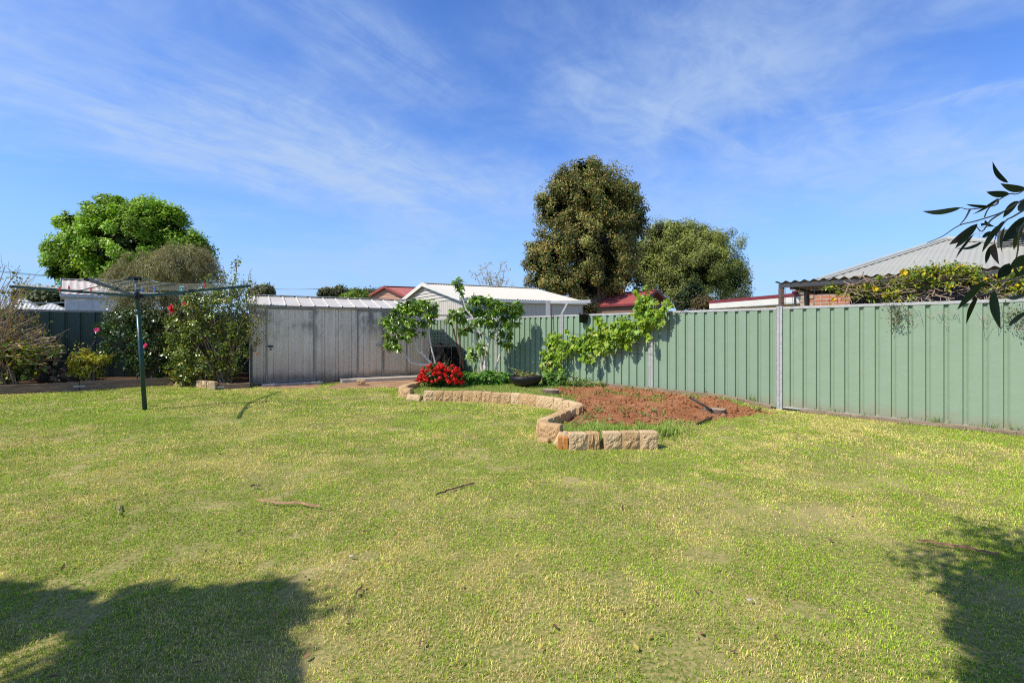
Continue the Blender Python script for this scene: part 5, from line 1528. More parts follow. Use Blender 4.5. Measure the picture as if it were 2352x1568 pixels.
# ================================================================== buildings beyond the fences
CREAM = M('cream_wall_steel', (.56, .51, .44), .6, .05, 2)
CREAM_ROOF = M('cream_roof_steel', (.62, .57, .48), .5, .05, 2)
RED_ROOF = M('red_roof_steel', (.36, .085, .075), .55, .10, 3)
MAROON = M('maroon_trim', (.20, .035, .04), .5, .1, 5)
PEACH = M('peach_wall', (.55, .30, .20), .8, .08, 4)
GREY_ROOF = M('grey_green_roof_steel', (.43, .41, .345), .5, .05, 1.2)
RIB3 = [(0, 0), (.12, 0), (.135, .02), (.155, .02), (.17, 0), (.19, 0)]

def gable_building(name, label, cat, near, u, w, length, ze, rise, wallm, roofm, trimm, vdir=None, group=None, over=.15, pitch=.12, boards=True, wallprof=RIB3):
    """gable end runs from the corner `near` along w-direction; the long side runs along u"""
    u = Vector(u).normalized(); v = Vector(vdir).normalized()
    near = Vector(near); root = thing(name, near + u * length / 2 + v * w / 2, label, cat, group)
    m = MB()
    corr_sheet(m, near, u, UP, [(0, 0), (length, 0), (length, ze), (0, ze)], profile=wallprof)
    corr_sheet(m, near + v * w, -v, UP, [(0, 0), (w, 0), (w, ze), (0, ze)], profile=wallprof)
    corr_sheet(m, near + u * length, v, UP, [(0, 0), (w, 0), (w, ze), (w / 2, ze + rise), (0, ze)], profile=wallprof)
    corr_sheet(m, near + v * w + u * length, -u, UP, [(0, 0), (length, 0), (length, ze), (0, ze)], profile=wallprof)
    m.build('wall', wallm, root)
    g = MB(); nb = 6
    for i in range(nb):
        z0, z1 = rise * i / nb, rise * (i + 1) / nb - .012
        h0, h1 = w / 2 * (1 - i / nb), w / 2 * (1 - (i + 1) / nb)
        c = near + v * w / 2
        g.add([c - v * h0 + UP * (ze + z0) - u * .03, c + v * h0 + UP * (ze + z0) - u * .03, c + v * h1 + UP * (ze + z1) - u * .005, c - v * h1 + UP * (ze + z1) - u * .005], [(0, 1, 2, 3)] if h1 > .01 else [(0, 1, 2)])
    g.build('gable_boards', wallm, root)
    r = MB()
    sl = Vector((v.x * w / 2, v.y * w / 2, rise)); L = sl.length
    e = over / (w / 2) * 0.5
    corr_sheet(r, near - u * over - sl * e + UP * (ze + .03), u, sl, [(0, 0), (length + 2 * over, 0), (length + 2 * over, L * (1 + e)), (0, L * (1 + e))], pitch=pitch, amp=.012)
    sl2 = Vector((-v.x * w / 2, -v.y * w / 2, rise))
    corr_sheet(r, near + v * w + u * (length + over) - sl2 * e + UP * (ze + .03), -u, sl2, [(0, 0), (length + 2 * over, 0), (length + 2 * over, L * (1 + e)), (0, L * (1 + e))], pitch=pitch, amp=.012)
    r.build('roof', roofm, root)
    ap = near + v * w / 2 + UP * (ze + rise)
    b = MB()
    for s, q in ((near, sl), (near + v * w, sl2)):
        o = s + UP * ze - u * (over + .01) - q * e
        b.beam(o + UP * .0, ap - u * (over + .01) + UP * .0, .02, .17)
    b.build('barge_board', trimm, root)
    rc = MB(); rc.beam(ap - u * over + UP * .045, ap + u * (length + over) + UP * .045, .3, .03); rc.build('ridge_cap', roofm, root)
    gt = MB(); o = near + UP * (ze - .04) - sl * e; gt.beam(o - u * over, o + u * (length + over), .1, .12); gt.build('gutter', trimm, root)
    return root
gable_building('garage', 'cream steel garage with pale corrugated gable roof behind the fence', 'garage', (-1.88, 17.9, 0), (.9, .43, 0), 7.2, 5.45, 2.68, .83, CREAM, CREAM_ROOF, WHITE_TRIM, vdir=(-.547, .837, 0))
o = at(879, 690, 38); gable_building('house', 'house with red roof and peach gable at the left of the garage', 'house', (o.x + 3.3, 36.2, 0), (.93, .36, 0), 6.2, 9, 3.75, 1.25, PEACH, RED_ROOF, RED_ROOF, vdir=(-.88, .47, 0), group='red roofed houses beyond the trees', over=.35, wallprof=[(0, 0), (1, 0)])
gable_building('house', 'house with red roof and dark gable beneath the tall bronze tree', 'house', (7.7, 28.9, 0), (-.66, .75, 0), 3.3, 9, 3.2, .80, M('brown_wall', (.22, .13, .09), .8), RED_ROOF, MAROON, vdir=(.75, .66, 0), group='red roofed houses beyond the trees', over=.35, wallprof=[(0, 0), (1, 0)])

# grey tin shed and low roofs of the left neighbour
gable_building('neighbour_shed', 'pale tin shed with ribbed gable roof behind the dark fence at the left', 'shed', at(150, 780, 18.5) * 1 - Vector((0, 0, at(150, 780, 18.5).z)), (.86, .51, 0), 4.4, 2.6, 2.89, .72, M('pale_grey_tin', (.56, .57, .60), .5, .12, 3, dirt=(.40, .41, .43), dirt_amt=.4), M('pinkish_tin_roof', (.66, .56, .50), .5, .1, 3), M('grey_trim', (.45, .46, .48), .5), vdir=(-.69, .73, 0), pitch=.22, wallprof=[(0, 0), (.36, 0), (.37, .02), (.39, .02), (.40, 0), (.42, 0)])
def hip_block(name, label, apex, half, zr, ze, mat, wall, group=None):
    c = at(*apex); root = thing(name, (c.x, c.y, 0), label, 'house', group)
    a, b = half; u = Vector((.857, .515, 0)); v = Vector((-.515, .857, 0))
    C = [Vector((c.x, c.y, 0)) + u * sx * a + v * sy * b for sx, sy in ((-1, -1), (1, -1), (1, 1), (-1, 1))]
    R = [Vector((c.x, c.y, c.z)) + u * s * max(0, a - b) for s in (-1, 1)]
    m = MB()
    def face(p, q, rs):
        uu = (q - p).normalized(); n = UP.cross(uu)
        rise = c.z - ze; run = b
        vv = (n * run + UP * rise); L = vv.length
        pts = [(0, 0), ((q - p).length, 0)]
        for r in rs: pts.append(((r - p).dot(uu), L))
        corr_sheet(m, p + UP * ze, uu, vv, pts, pitch=.2, amp=.012)
    face(C[0], C[1], [R[1], R[0]] if a > b else [R[0]]); face(C[1], C[2], [R[1]]); face(C[2], C[3], [R[0], R[1]] if a > b else [R[0]]); face(C[3], C[0], [R[0]])
    m.build('roof', mat, root)
    w = MB(); w.box((c.x, c.y, ze / 2), (a * 2 - .5, b * 2 - .5, ze - .02), u); w.build('wall', wall, root)
PALE_ROOF = M('pale_roof_steel', (.58, .58, .56), .5, .08, 3)
hip_block('outbuilding', 'low pale roof just above the dark fence at the far left', (50, 684, 30), (1.1, 1.0), 0, 2.75, PALE_ROOF, CREAM, 'pale roofs beyond the dark fence')
hip_block('outbuilding', 'low pale hip roof left of the grey tin shed', (118, 697, 30), (1.0, .9), 0, 2.7, PALE_ROOF, CREAM, 'pale roofs beyond the dark fence')

# galvanised frame behind the fence
def steel_frame():
    Y = 15.6; a = at(1258.5, 690, Y); b = at(1357, 697, Y - .6)
    root = thing('steel_frame', (a.x, Y, 0), 'galvanised steel post with long arm and brace standing above the fence', 'steel frame')
    m = MB(); m.beam((a.x, Y, 0), (a.x, Y, a.z - .005), .13, .13); m.build('post', GALV, root, bevel=.006)
    m = MB(); m.beam(Vector((a.x + .066, Y, a.z - .06)), Vector((b.x, b.y, a.z - .075)), .09, .10); m.build('arm', GALV, root, bevel=.006)
    d = Vector((b.x - a.x, b.y - Y, 0)).normalized(); p = Vector((a.x, Y, a.z - .1)) + d * .68
    m = MB(); m.beam(p, Vector((a.x, Y, a.z - .62)) + d * .40, .07, .06); m.build('brace', GALV, root, bevel=.004)
steel_frame()

# cream carport with maroon fascia
def carport():
    A = Vector((6.76, 16.0, 0)); B = Vector((7.95, 12.4, 0)); u = (B - A).normalized(); v = Vector((-u.y, u.x, 0)); ztop = 2.46
    root = thing('carport', (A + B) / 2, 'flat roofed cream carport with maroon edge beyond the fence', 'carport')
    L = (B - A).length
    m = MB(); m.box((A + B) / 2 + v * 1.6 + UP * (ztop - .03), (L, 3.2, .06), u); m.build('roof', MAROON, root)
    m = MB(); m.box((A + B) / 2 - v * .02 + UP * (ztop - .05), (L + .05, .05, .10), u); m.build('fascia', MAROON, root)
    m = MB(); m.box((A + B) / 2 + v * .0 + UP * (ztop - .19), (L + .02, .10, .17), u); m.build('gutter', WHITE_TRIM, root)
    m = MB(); m.box((A + B) / 2 + v * 1.5 + UP * (ztop - .30), (L - .1, 2.8, .04), u); m.build('ceiling', M('yellow_soffit', (.62, .46, .20), .7), root)
    for s in (.3, L - .3):
        for q in (.25, 2.9):
            m = MB(); m.beam(A + u * s + v * q, A + u * s + v * q + UP * (ztop - .33), .09, .09); m.build('post', WHITE_TRIM, root)
carport()

# brick outbuilding
def brick_mat():
    m, t, b = new_mat('red_brick')
    tc = t.node('ShaderNodeTexCoord').outputs['UV']
    br = t.node('ShaderNodeTexBrick'); t.link(tc, br.inputs['Vector'])
    br.inputs['Scale'].default_value = 1.0; br.inputs['Brick Width'].default_value = .24; br.inputs['Row Height'].default_value = .086; br.inputs['Mortar Size'].default_value = .010
    br.inputs['Color1'].default_value = (.62, .19, .09, 1); br.inputs['Color2'].default_value = (.68, .27, .13, 1); br.inputs['Mortar'].default_value = (.55, .48, .40, 1)
    t.link(br.outputs['Color'], b.inputs['Base Color']); b.inputs['Roughness'].default_value = .9
    return m
RED_BRICK = brick_mat()
QUOIN = M('cream_brick', (.58, .44, .30), .9, .12, 12)
def uv_wall(name, p, u, w, h, z0, mat, root):
    u = Vector(u).normalized(); p = Vector(p)
    me = bpy.data.meshes.new(name); off = ORG[root]
    me.from_pydata([tuple(p + u * a + UP * b - off) for a, b in ((0, z0), (w, z0), (w, h), (0, h))], [], [(0, 1, 2, 3)])
    uv = me.uv_layers.new(name='UVMap')
    for i, c in enumerate(((0, z0), (w, z0), (w, h), (0, h))): uv.data[i].uv = c
    return link_mesh(name, me, mat, root)
def brick_shed():
    c = at(1841, 780, 10.9); p = Vector((c.x, c.y, 0)); u = Vector((.93, -.36, 0)).normalized(); v = Vector((.58, .81, 0)).normalized()
    root = thing('brick_building', p + u * 1.4, 'small red brick building with cream corner and maroon gutter behind the fence', 'building')
    uv_wall('wall', p + u * .14, u, .80, 2.27, 0, RED_BRICK, root); uv_wall('wall', p + v * 2.5, -v, 2.38, 2.27, 0, RED_BRICK, root); uv_wall('wall', p + u * .94, v, 2.5, 2.27, 0, RED_BRICK, root)
    m = MB()
    for i in range(26):
        m.box(p + u * (.10 if i % 2 else .06) + v * .05 + UP * (.043 + i * .0865), (.24 if i % 2 else .16, .13, .080), u)
    m.build('corner_quoin', QUOIN, root)
    m = MB(); m.box(p + u * .46 + v * .06 + UP * 2.32, (1.02, .14, .09), u); m.build('lintel_band', QUOIN, root)
    m = MB(); m.box(p + u * .42 - v * .035 + UP * 2.42, (1.3, .07, .08), u); m.box(p + u * .42 - v * .05 + UP * 2.475, (1.36, .10, .03), u); m.build('gutter', MAROON, root)
    m = MB(); m.box(p + u * .46 + v * 1.2 + UP * 2.49, (1.1, 2.5, .05), u); m.build('roof', MAROON, root)
brick_shed()

# grey hip roofed house
def hip_house():
    A = Vector((7.82, 12.0, 2.72)); u = UF.copy(); v = -NF.copy(); v.z = 0; v.normalize()
    W = 5.4; D = 4.9; R = Vector((12.89, 13.93, 4.15))
    B = A + u * W
    root = thing('house', A + u * 3 + v * 4 - UP * 2.72, 'house with large grey green corrugated hip roof at the right', 'house')
    m = MB()
    # front hip face
    def tri(p, q, r):
        uu = (q - p).normalized(); w = r - p; h = w - uu * w.dot(uu); L = h.length
        corr_sheet(m, p, uu, h, [(0, 0), ((q - p).length, 0), (w.dot(uu), L)], pitch=.11, amp=.008)
    tri(A, B, R)
    R2 = R + v * 9 
    def quad(p, q, r, s):
        uu = (q - p).normalized(); w = s - p; h = w - uu * w.dot(uu); L = h.length
        corr_sheet(m, p, uu, h, [(0, 0), ((q - p).length, 0), ((r - p).dot(uu), L), (w.dot(uu), L)], pitch=.11, amp=.008)
    A2, B2 = A + v * 13.5, B + v * 13.5
    quad(B, B2, R2, R); quad(A2, A, R, R2); tri(B2, A2, R2)
    m.build('roof', GREY_ROOF, root)
    c = MB()
    for p, q in ((A, R), (B, R), (R, R2)):
        c.tube([p + UP * .02, q + UP * .03], .055, 8)
        d = (q - p).normalized(); s = d.cross(UP).normalized()
        for sg in (-1, 1): c.beam(p + s * sg * .09 + UP * .005, q + s * sg * .09 + UP * .005, .14, .012)
    c.build('ridge_cap', M('ridge_steel', (.46, .46, .42), .5, .05, 2), root)
    w = MB(); cc = (A + B2) / 2; w.box((cc.x, cc.y, 1.33), (W - .7, 12.8, 2.66), u); w.build('wall', RED_BRICK if False else M('house_brick_shade', (.07, .045, .035), .9, .2, 8), root)  # wall colour darkened to stand for the shade under the pergola
    g = MB(); g.beam(A - UP * .06 - v * .06, B - UP * .06 - v * .06, .12, .12); g.build('gutter', M('grey_gutter', (.35, .35, .32), .5), root)
    # antenna on the roof
    b = at(2249, 578, 13.6); t = at(2249, 522, 13.6)
    ar = thing('tv_antenna', b, 'thin television antenna on the ridge of the grey roof', 'antenna')
    k = MB(); k.tube([b - UP * .3, t], .012, 6); k.build('mast', GALV, ar)
    k = MB()
    for f, wd in ((.98, .28), (.75, .50), (.55, .36), (.30, .62), (.12, .45)):
        q = b.lerp(t, f); dd = Vector((.95, -.25, .06)).normalized(); k.tube([q - dd * wd, q + dd * wd], .006, 5)
        for s in (-.6, -.2, .3, .7): k.tube([q + dd * wd * s + Vector((0, -.08, .02)), q + dd * wd * s + Vector((0, .12, 0))], .004, 4)
    k.build('antenna_element', GALV, ar)
    # evaporative cooler on the roof
    p = at(2352, 586, 11.4); C = Vector((p.x, p.y, 0))
    cr = thing('roof_cooler', (C.x, C.y, p.z), 'dark louvred cooler box on the grey roof behind the gum leaves', 'roof cooler')
    zc = at(2300, 528, 11.4).z; h = zc - p.z
    k = MB(); k.box(C + UP * (p.z + h / 2), (.86, .86, h), u); k.build('housing', M('cooler_brown', (.06, .055, .05), .6), cr, bevel=.03)
    k = MB()
    for i in range(9):
        z = p.z + h * (.14 + .085 * i)
        for n, t_ in ((NF, u), (-u, NF)): k.box(C + n * .44 + UP * z, (.7, .03, .03), t_)
    k.build('louvre', M('cooler_louvre', (.16, .15, .14), .6), cr)
    k = MB(); k.box(C + UP * (p.z - .10), (.7, .7, .3), u); k.build('base', M('flashing', (.55, .55, .52), .5), cr)
hip_house()

# pergola with corrugated roof right behind the fence, wire trellis below
def pergola():
    S = Vector((5.15, 9.1, 0)); u = UF; v = Vector((-NF.x, -NF.y, 0)).normalized()
    root = thing('pergola', S + u * 2.5 + v * 1.0, 'low pergola with wavy corrugated roof edge just behind the fence', 'pergola')
    L = 6.2; z = 2.36
    m = MB(); corr_sheet(m, S + UP * z - u * .06, u, (v - UP * .02), [(0, 0), (L, 0), (L, 1.9), (0, 1.9)], pitch=.155, amp=.020, steps=8); m.build('roof', M('weathered_iron', (.36, .35, .33), .6, .2, 5), root)
    m = MB(); m.beam(S + v * .06 + UP * (z - .07), S + v * .06 + u * L + UP * (z - .07), .07, .075); m.beam(S + v * 1.75 + UP * (z - .11), S + v * 1.75 + u * L + UP * (z - .11), .07, .075)
    m.build('beam', DKSTEEL, root)
    m = MB()
    for k in range(7): m.beam(S + v * .10 + u * (.2 + k * .95) + UP * (z - .10), S + v * 1.8 + u * (.2 + k * .95) + UP * (z - .135), .05, .05)
    m.build('rafter', DKSTEEL, root)
    for t, q in ((.04, .06), (3.1, .06), (6.1, .06), (.04, 1.75), (6.1, 1.75)):
        m = MB(); m.beam(S + u * t + v * q, S + u * t + v * q + UP * (z - .11), .075, .075); m.build('post', M('rusty_post', (.20, .12, .09), .8, .3, 20), root)
    m = MB(); m.tube([S + u * .28 + v * .05, S + u * .28 + v * .05 + UP * 2.08], .022, 8); m.build('pipe_post', DKSTEEL, root)
    w = MB(); g = .12
    for i in range(int(L / g)): w.tube([S + u * i * g + v * .03 + UP * 1.0, S + u * i * g + v * .03 + UP * (z - .12)], .0028, 4, cap=False)
    for j in range(int(1.25 / g)): w.tube([S + v * .03 + UP * (1.0 + j * g), S + u * L + v * .03 + UP * (1.0 + j * g)], .0028, 4, cap=False)
    w.build('wire_trellis', DKSTEEL, root)
    return S, u, v, z
PS_, PU_, PV_, PZ_ = pergola()

def trellis_pt(px, py, off=0.0):
    Q = PS_ - PV_ * off; r = (px - HX) / F
    t = (r * Q.y - Q.x) / (PU_.x - r * PU_.y); p = Q + PU_ * t
    return Vector((p.x, p.y, HC - (py - HY) / F * p.y))
def jasmine():
    b = trellis_pt(2250, 760, -.2); b.z = 0
    root = thing('flowering_vine', b, 'tangled vine with yellow flowers and dead stems over the pergola and fence', 'vine')
    cl = []
    def c(px, py, r, w=1.0): cl.append((px, py, r, w))
    for px, py, r in ((1905, 660, 9), (1925, 668, 9), (1950, 662, 10), (1965, 675, 12), (1985, 665, 12), (2000, 680, 12), (2020, 668, 14), (2035, 655, 12), (2045, 680, 14), (2060, 665, 14), (2075, 685, 12), (2062, 640, 10), (2080, 650, 14), (2095, 635, 13),
                      (2110, 622, 13), (2125, 632, 14), (2105, 655, 12), (2140, 618, 13), (2155, 628, 14), (2170, 614, 13), (2185, 622, 14), (2200, 612, 12), (2215, 620, 14), (2232, 622, 14), (2150, 650, 10), (2180, 655, 9), (2210, 645, 10), (2245, 635, 12), (2260, 650, 12), (2285, 645, 12),
                      (2300, 660, 12), (2320, 640, 14), (2340, 630, 14), (2355, 650, 16), (2335, 665, 12), (2360, 620, 14), (2270, 668, 8), (2240, 665, 7), (2050, 700, 13), (2060, 715, 11), (2075, 712, 9), (2065, 728, 9), (2035, 705, 7), (2095, 680, 9), (1995, 655, 8), (1940, 680, 6), (2085, 620, 8), (2020, 637, 6), (2130, 668, 8), (2310, 690, 8), (2345, 690, 8)): c(px, py, r * 1.25)
    lv = []
    J = [(3, (.20, .29, .03)), (3, (.32, .38, .04)), (2, (.09, .15, .025)), (2, (.58, .50, .05))]
    for px, py, r, w in cl:
        C = trellis_pt(px, py, random.uniform(-.05, .22)); k = C.y / F; n = int(44 * (r / 12) ** 2) + 5
        d = rand_dirs(n); pos = np.array(C) + d * RNG.uniform(.2, 1.2, (n, 1)) * r * k * np.array([1, .9, .9])
        ax = RNG.normal(size=(n, 3)); ax[:, 2] -= .5; nr = d * .4 + np.array([-.2, -.2, .6]) + RNG.normal(size=(n, 3)) * .5
        s = RNG.uniform(.6, 1.3, n)
        lv.append(stamp(T_DIAMOND, pos, ax, nr, .066 * s, .030 * s, pal(J, n, var=.25)))
    # hanging dry sprays over the fence at the right
    for px, py in ((2055, 703), (2066, 708), (2050, 712), (2062, 718), (2070, 722), (2057, 730), (2330, 720), (2345, 735), (2320, 705), (2335, 745), (2350, 712), (2310, 725), (2062, 722), (2060, 735)):
        C = fence_at(px, py, .12); n = 26; pos = np.array(C) + RNG.normal(size=(n, 3)) * .05
        lv.append(stamp(T_DIAMOND, pos, RNG.normal(size=(n, 3)) - np.array([0, 0, .6]), RNG.normal(size=(n, 3)), .04, .016, pal([(2, (.12, .14, .04)), (2, (.22, .18, .10))], n)))
    v, f, cc = merge(lv); np_obj('leaves', v, f, MATS['leaf'], root, cc)
    m = MB()
    for i in range(150):
        px = random.uniform(1930, 2370); py = random.uniform(630 + max(0, 2060 - px) * .2, 692)
        p = trellis_pt(px, py, random.uniform(0, .18)); q = trellis_pt(px + random.gauss(0, 45), min(700, py + random.gauss(6, 22)), random.uniform(0, .2))
        Q = wiggle(p, q, 6, .08, random.uniform(-.05, .15)); r = random.choice((.004, .006, .006, .010)); m.tube(Q, [r] * len(Q), 5)
    m.build('vine_stem', M('dead_vine', (.34, .24, .17), .9, .35, 15), root)
    m = MB()
    for i in range(42):
        px = random.choice((random.uniform(2040, 2130), random.uniform(2130, 2350), random.uniform(2290, 2360)))
        p = trellis_pt(px, random.uniform(675, 692), .1); e = fence_at(px + random.gauss(15, 35), random.uniform(700, 725) + (50 * random.random() if px > 2280 else 30 * random.random()), random.uniform(.06, .14))
        mid = p.lerp(e, .4); mid.z = max(mid.z, 1.90); mid += NF * .05
        Q = smoothline([p, mid, e + Vector((random.gauss(0, .05), 0, 0)), e + Vector((random.gauss(.05, .1), random.gauss(0, .03), random.uniform(-.06, .1)))], 5); m.tube(Q, [.0022] * len(Q), 4)
    m.build('dry_tendril', M('dry_tendril', (.42, .36, .29), .9, .3, 15), root)
    for px, py, r in ((2073, 627, .075), (2008, 664, .065), (2030, 680, .04), (1913, 688, .045), (1985, 700, .035), (2137, 634, .03), (2185, 657, .03), (2065, 690, .035), (1900, 700, .03), (2150, 612, .03), (2210, 610, .03), (2290, 632, .03), (2320, 622, .035), (2345, 612, .03), (2245, 652, .03), (1908, 700, .03), (2262, 640, .03), (2335, 655, .03)):
        flower(trellis_pt(px, py, .26), r, MATS['petal'], root, n=5, col=(.80, .58, .02))
jasmine()

# far power lines
def power_lines():
    pm = M('pole_wood', (.16, .13, .11), .9)
    poles = []
    for px, Y, top, lb in ((-120, 70, 612, 'timber power pole out to the left'), (425, 78, 655, 'timber power pole hidden behind the grey shrub'), (748, 110, 664, 'small distant power pole above the shed roof'), (960, 120, 676, 'timber power pole behind the cream garage')):
        t = at(px, top, Y); root = thing('power_pole', (t.x, Y, 0), lb, 'power pole', 'power poles beyond the gardens')
        m = MB(); m.tube([Vector((t.x, Y, 0)), t + UP * .4], [.16, .11], 8); m.build('pole', pm, root)
        m = MB(); m.beam(t + Vector((-1.1, 0, 0)), t + Vector((1.1, 0, 0)), .1, .12); m.build('cross_arm', pm, root)
        poles.append(t)
    for a, b, lb in ((0, 1, 'thin power lines in the sky at the left'), (1, 2, 'thin power lines low above the shed roof'), (2, 3, 'thin power lines running behind the garage')):
        m = MB()
        for s in (-1, 0, 1): m.tube(wiggle(poles[a] + Vector((s, 0, .1)), poles[b] + Vector((s, 0, .1)), 14, 0, .012), .022, 4, cap=False)
        m.build('power_line', DKSTEEL, own_origin=tuple(poles[a]), label=lb, cat='power line', group='power lines')
power_lines()
m = MB(); m.tube(wiggle(at(20, 690, 15.5), at(195, 688, 17.5), 12, 0, .05), .02, 6)
m.build('overhead_cable', M('white_cable', (.6, .6, .6), .5), own_origin=tuple(at(20, 690, 15.5)), label='white sagging cable above the dark fence at the left', cat='cable')

# ================================================================== gum tree overhead and second tree behind, whose shadows reach the lawn
GUMC = [(3, (.042, .064, .022)), (2, (.028, .044, .016)), (1.5, (.075, .09, .028)), (.4, (.12, .07, .03))]
def gleaf(p, q, w, mbl, cl, n=9, bend=.06):
    """one curved lance shaped gum leaf from p to q"""
    p = Vector(p); q = Vector(q); d = q - p; L = d.length; d.normalize()
    s = d.cross(Vector((random.gauss(0, .35), 1, random.gauss(0, .35)))).normalized(); nn = s.cross(d)
    vs = []; b = len(mbl[0])
    for i in range(n + 1):
        t = i / n; ww = w / 2 * max(.02, math.sin(math.pi * min(1, t * 1.02) ** .75) ** .8)
        c = p + d * L * t + nn * bend * L * math.sin(math.pi * t) + s * bend * .6 * L * math.sin(math.pi * t)
        mbl[0] += [tuple(c + s * ww + nn * ww * .25), tuple(c), tuple(c - s * ww + nn * ww * .25)]
    for i in range(n):
        for k in (0, 1):
            a = b + i * 3 + k; mbl[1] += [(a, a + 1, a + 4), (a, a + 4, a + 3)]
    cl += [tuple(cl_) for cl_ in np.repeat(pal(GUMC, 1), 3 * (n + 1), 0)]

def cast_from(px, py, z):
    """point at height z whose shadow falls on the lawn at this place"""
    g = gnd(px, py, 0); k = z / math.tan(SUN_EL)
    return Vector((g.x - SUN_H.x * k, g.y - SUN_H.y * k, z))

def clump_leaves(C, R, n, flat=.5, L=.12, W=.022):
    d = rand_dirs(n); pos = np.array(C) + d * (RNG.random((n, 1)) ** .45) * np.array([R, R, R * flat])
    ax = RNG.normal(size=(n, 3)) * .7; ax[:, 2] -= .9
    s = RNG.uniform(.7, 1.25, n)
    return stamp(T_DIAMOND, pos, ax, RNG.normal(size=(n, 3)), L * s, W * s, pal(GUMC, n, var=.25))

def gum_tree():
    base = Vector((2.9, -.35, 0)); fork = Vector((2.75, -.1, 2.5))
    root = thing('gum_tree', base, 'gum tree overhead whose branch of dark lance shaped leaves hangs in at the right', 'tree')
    m = MB(); V = [[], []]; cl = []
    Q = smoothline([base - UP * .1, base.lerp(fork, .5) + Vector((.05, .03, 0)), fork], 5); m.tube(Q, taper(.14, .09, len(Q)), 12)
    hang = at(2470, 330, 1.72)
    k = 2.851
    def S(cx, cy, dy=0.0, Y=1.62): return at((2200 + cx / k) / 1.2755, (450 + cy / k) / 1.2755, Y + dy)
    Q = smoothline([fork, Vector((2.6, .5, 2.75)), Vector((2.2, 1.2, 2.45)), hang, S(2290, 300), S(2150, 340), S(2000, 440), S(1950, 530)], 5); m.tube(Q, [.05, .045, .04, .035, .03, .025, .02, .016, .012, .009, .007, .006, .0055, .005, .0045, .004, .0035, .003, .0025, .002, .002, .002, .002, .002, .002, .002, .002, .002, .002, .002, .002, .002, .002, .002, .002, .002][:len(Q)] , 8)
    for pts in (((2400, 330), (2250, 400), (2100, 490), (1890, 560), (1740, 600), (1600, 690), (1470, 745)), ((2060, 380), (2040, 430), (1830, 465), (1755, 450)), ((1830, 465), (1790, 540), (1740, 600)), ((2400, 400), (2200, 520), (2130, 560), (2060, 660), (2030, 750)),
                ((2400, 480), (2250, 620), (2230, 800), (2200, 900), (2100, 1000)), ((2400, 700), (2290, 900), (2250, 1040), (2160, 1100), (2035, 1140)), ((2100, 490), (2000, 560), (1930, 650), (1880, 600)), ((2250, 1040), (2000, 1080), (1945, 1068)), ((2035, 1140), (1960, 1170), (1895, 1190))):
        P = smoothline([S(a, b, random.uniform(-.03, .03)) for a, b in pts], 4); m.tube(P, taper(.0035, .0011, len(P)), 5)
    K = 1 / k / 1.2755 / F * 1.62
    for (a, b), (c, d), w in (((1760, 450), (1430, 480), 44), ((2150, 245), (2018, 66), 52), ((2300, 300), (2085, 250), 66), ((2160, 335), (1965, 320), 55), ((2060, 375), (1850, 508), 40), ((1990, 440), (1795, 422), 22), ((1890, 585), (1655, 758), 55), ((1895, 590), (1705, 790), 50),
                               ((1865, 670), (1712, 872), 26), ((1935, 735), (1702, 787), 30), ((2235, 395), (2105, 535), 66), ((2045, 610), (1955, 555), 52), ((2080, 590), (1930, 825), 48), ((2300, 520), (2100, 735), 84), ((2010, 765), (1960, 922), 40), ((2040, 750), (2075, 928), 82),
                               ((2160, 915), (2065, 1042), 72), ((1945, 1066), (1722, 1304), 64), ((1893, 1190), (1798, 1424), 50), ((2035, 1140), (2085, 1465), 84), ((2300, 1168), (2125, 1196), 36), ((2310, 1315), (2148, 1440), 44), ((2330, 850), (2160, 955), 84), ((2330, 380), (2230, 475), 60),
                               ((2260, 640), (2195, 805), 56), ((2230, 700), (2120, 780), 50), ((2250, 610), (2215, 660), 46), ((2210, 940), (2255, 1030), 44), ((2120, 560), (2040, 690), 40), ((2010, 650), (1930, 700), 34), ((2330, 640), (2270, 760), 60), ((2340, 980), (2230, 1010), 50),
                               ((1920, 600), (1985, 590), 24), ((2120, 610), (2100, 830), 34), ((2350, 180), (2290, 260), 50), ((2350, 1050), (2300, 1230), 60)):
        y = random.uniform(-.06, .06); gleaf(S(a, b, y), S(c, d, y + random.uniform(-.07, .07)), w * K, V, cl)
    extra = []; targets = []
    # crown clumps: right shadow on the lawn
    for px, py, R in ((2330, 1290, .11), (2360, 1330, .2), (2290, 1330, .16), (2230, 1345, .10), (2190, 1375, .07), (2340, 1400, .28), (2260, 1390, .15), (2200, 1430, .10), (2165, 1445, .06), (2300, 1460, .18), (2370, 1480, .28), (2240, 1480, .10), (2330, 1540, .22), (2260, 1540, .09), (2300, 1590, .15), (2390, 1560, .26), (2230, 1560, .07), (2420, 1400, .35), (2440, 1520, .35), (2340, 1640, .26), (2500, 1450, .5), (2205, 1340, .05)):
        targets.append((cast_from(px + 45, py, random.uniform(3.3, 3.9)), R * .95))
    for c in ((.15, 1.0, 3.3), (.5, 1.25, 3.5), (.85, 1.2, 3.9), (.3, .75, 3.6), (.65, .95, 3.2), (-.1, 1.2, 3.7), (.4, 1.45, 3.9)): targets.append((Vector(c), .36))
    limb = smoothline([fork, Vector((1.7, .3, 3.4)), Vector((.6, .8, 3.7)), Vector((-.3, 1.2, 3.8))], 6); m.tube(limb, taper(.07, .02, len(limb)), 8)
    limb2 = smoothline([fork, Vector((2.8, -.4, 3.6)), Vector((2.2, -.8, 4.4))], 6); m.tube(limb2, taper(.07, .02, len(limb2)), 8)
    LP = np.array([tuple(p) for p in limb])
    for C, R in targets:
        j = int(np.argmin(((LP - np.array(C)) ** 2).sum(1))); P = wiggle(Vector(LP[j]), C, 4, .05); m.tube(P, taper(.014, .005, len(P)), 5)
        extra.append(clump_leaves(C, R * 1.1, int(60 + 1900 * R ** 1.7), .6, .10, .03))
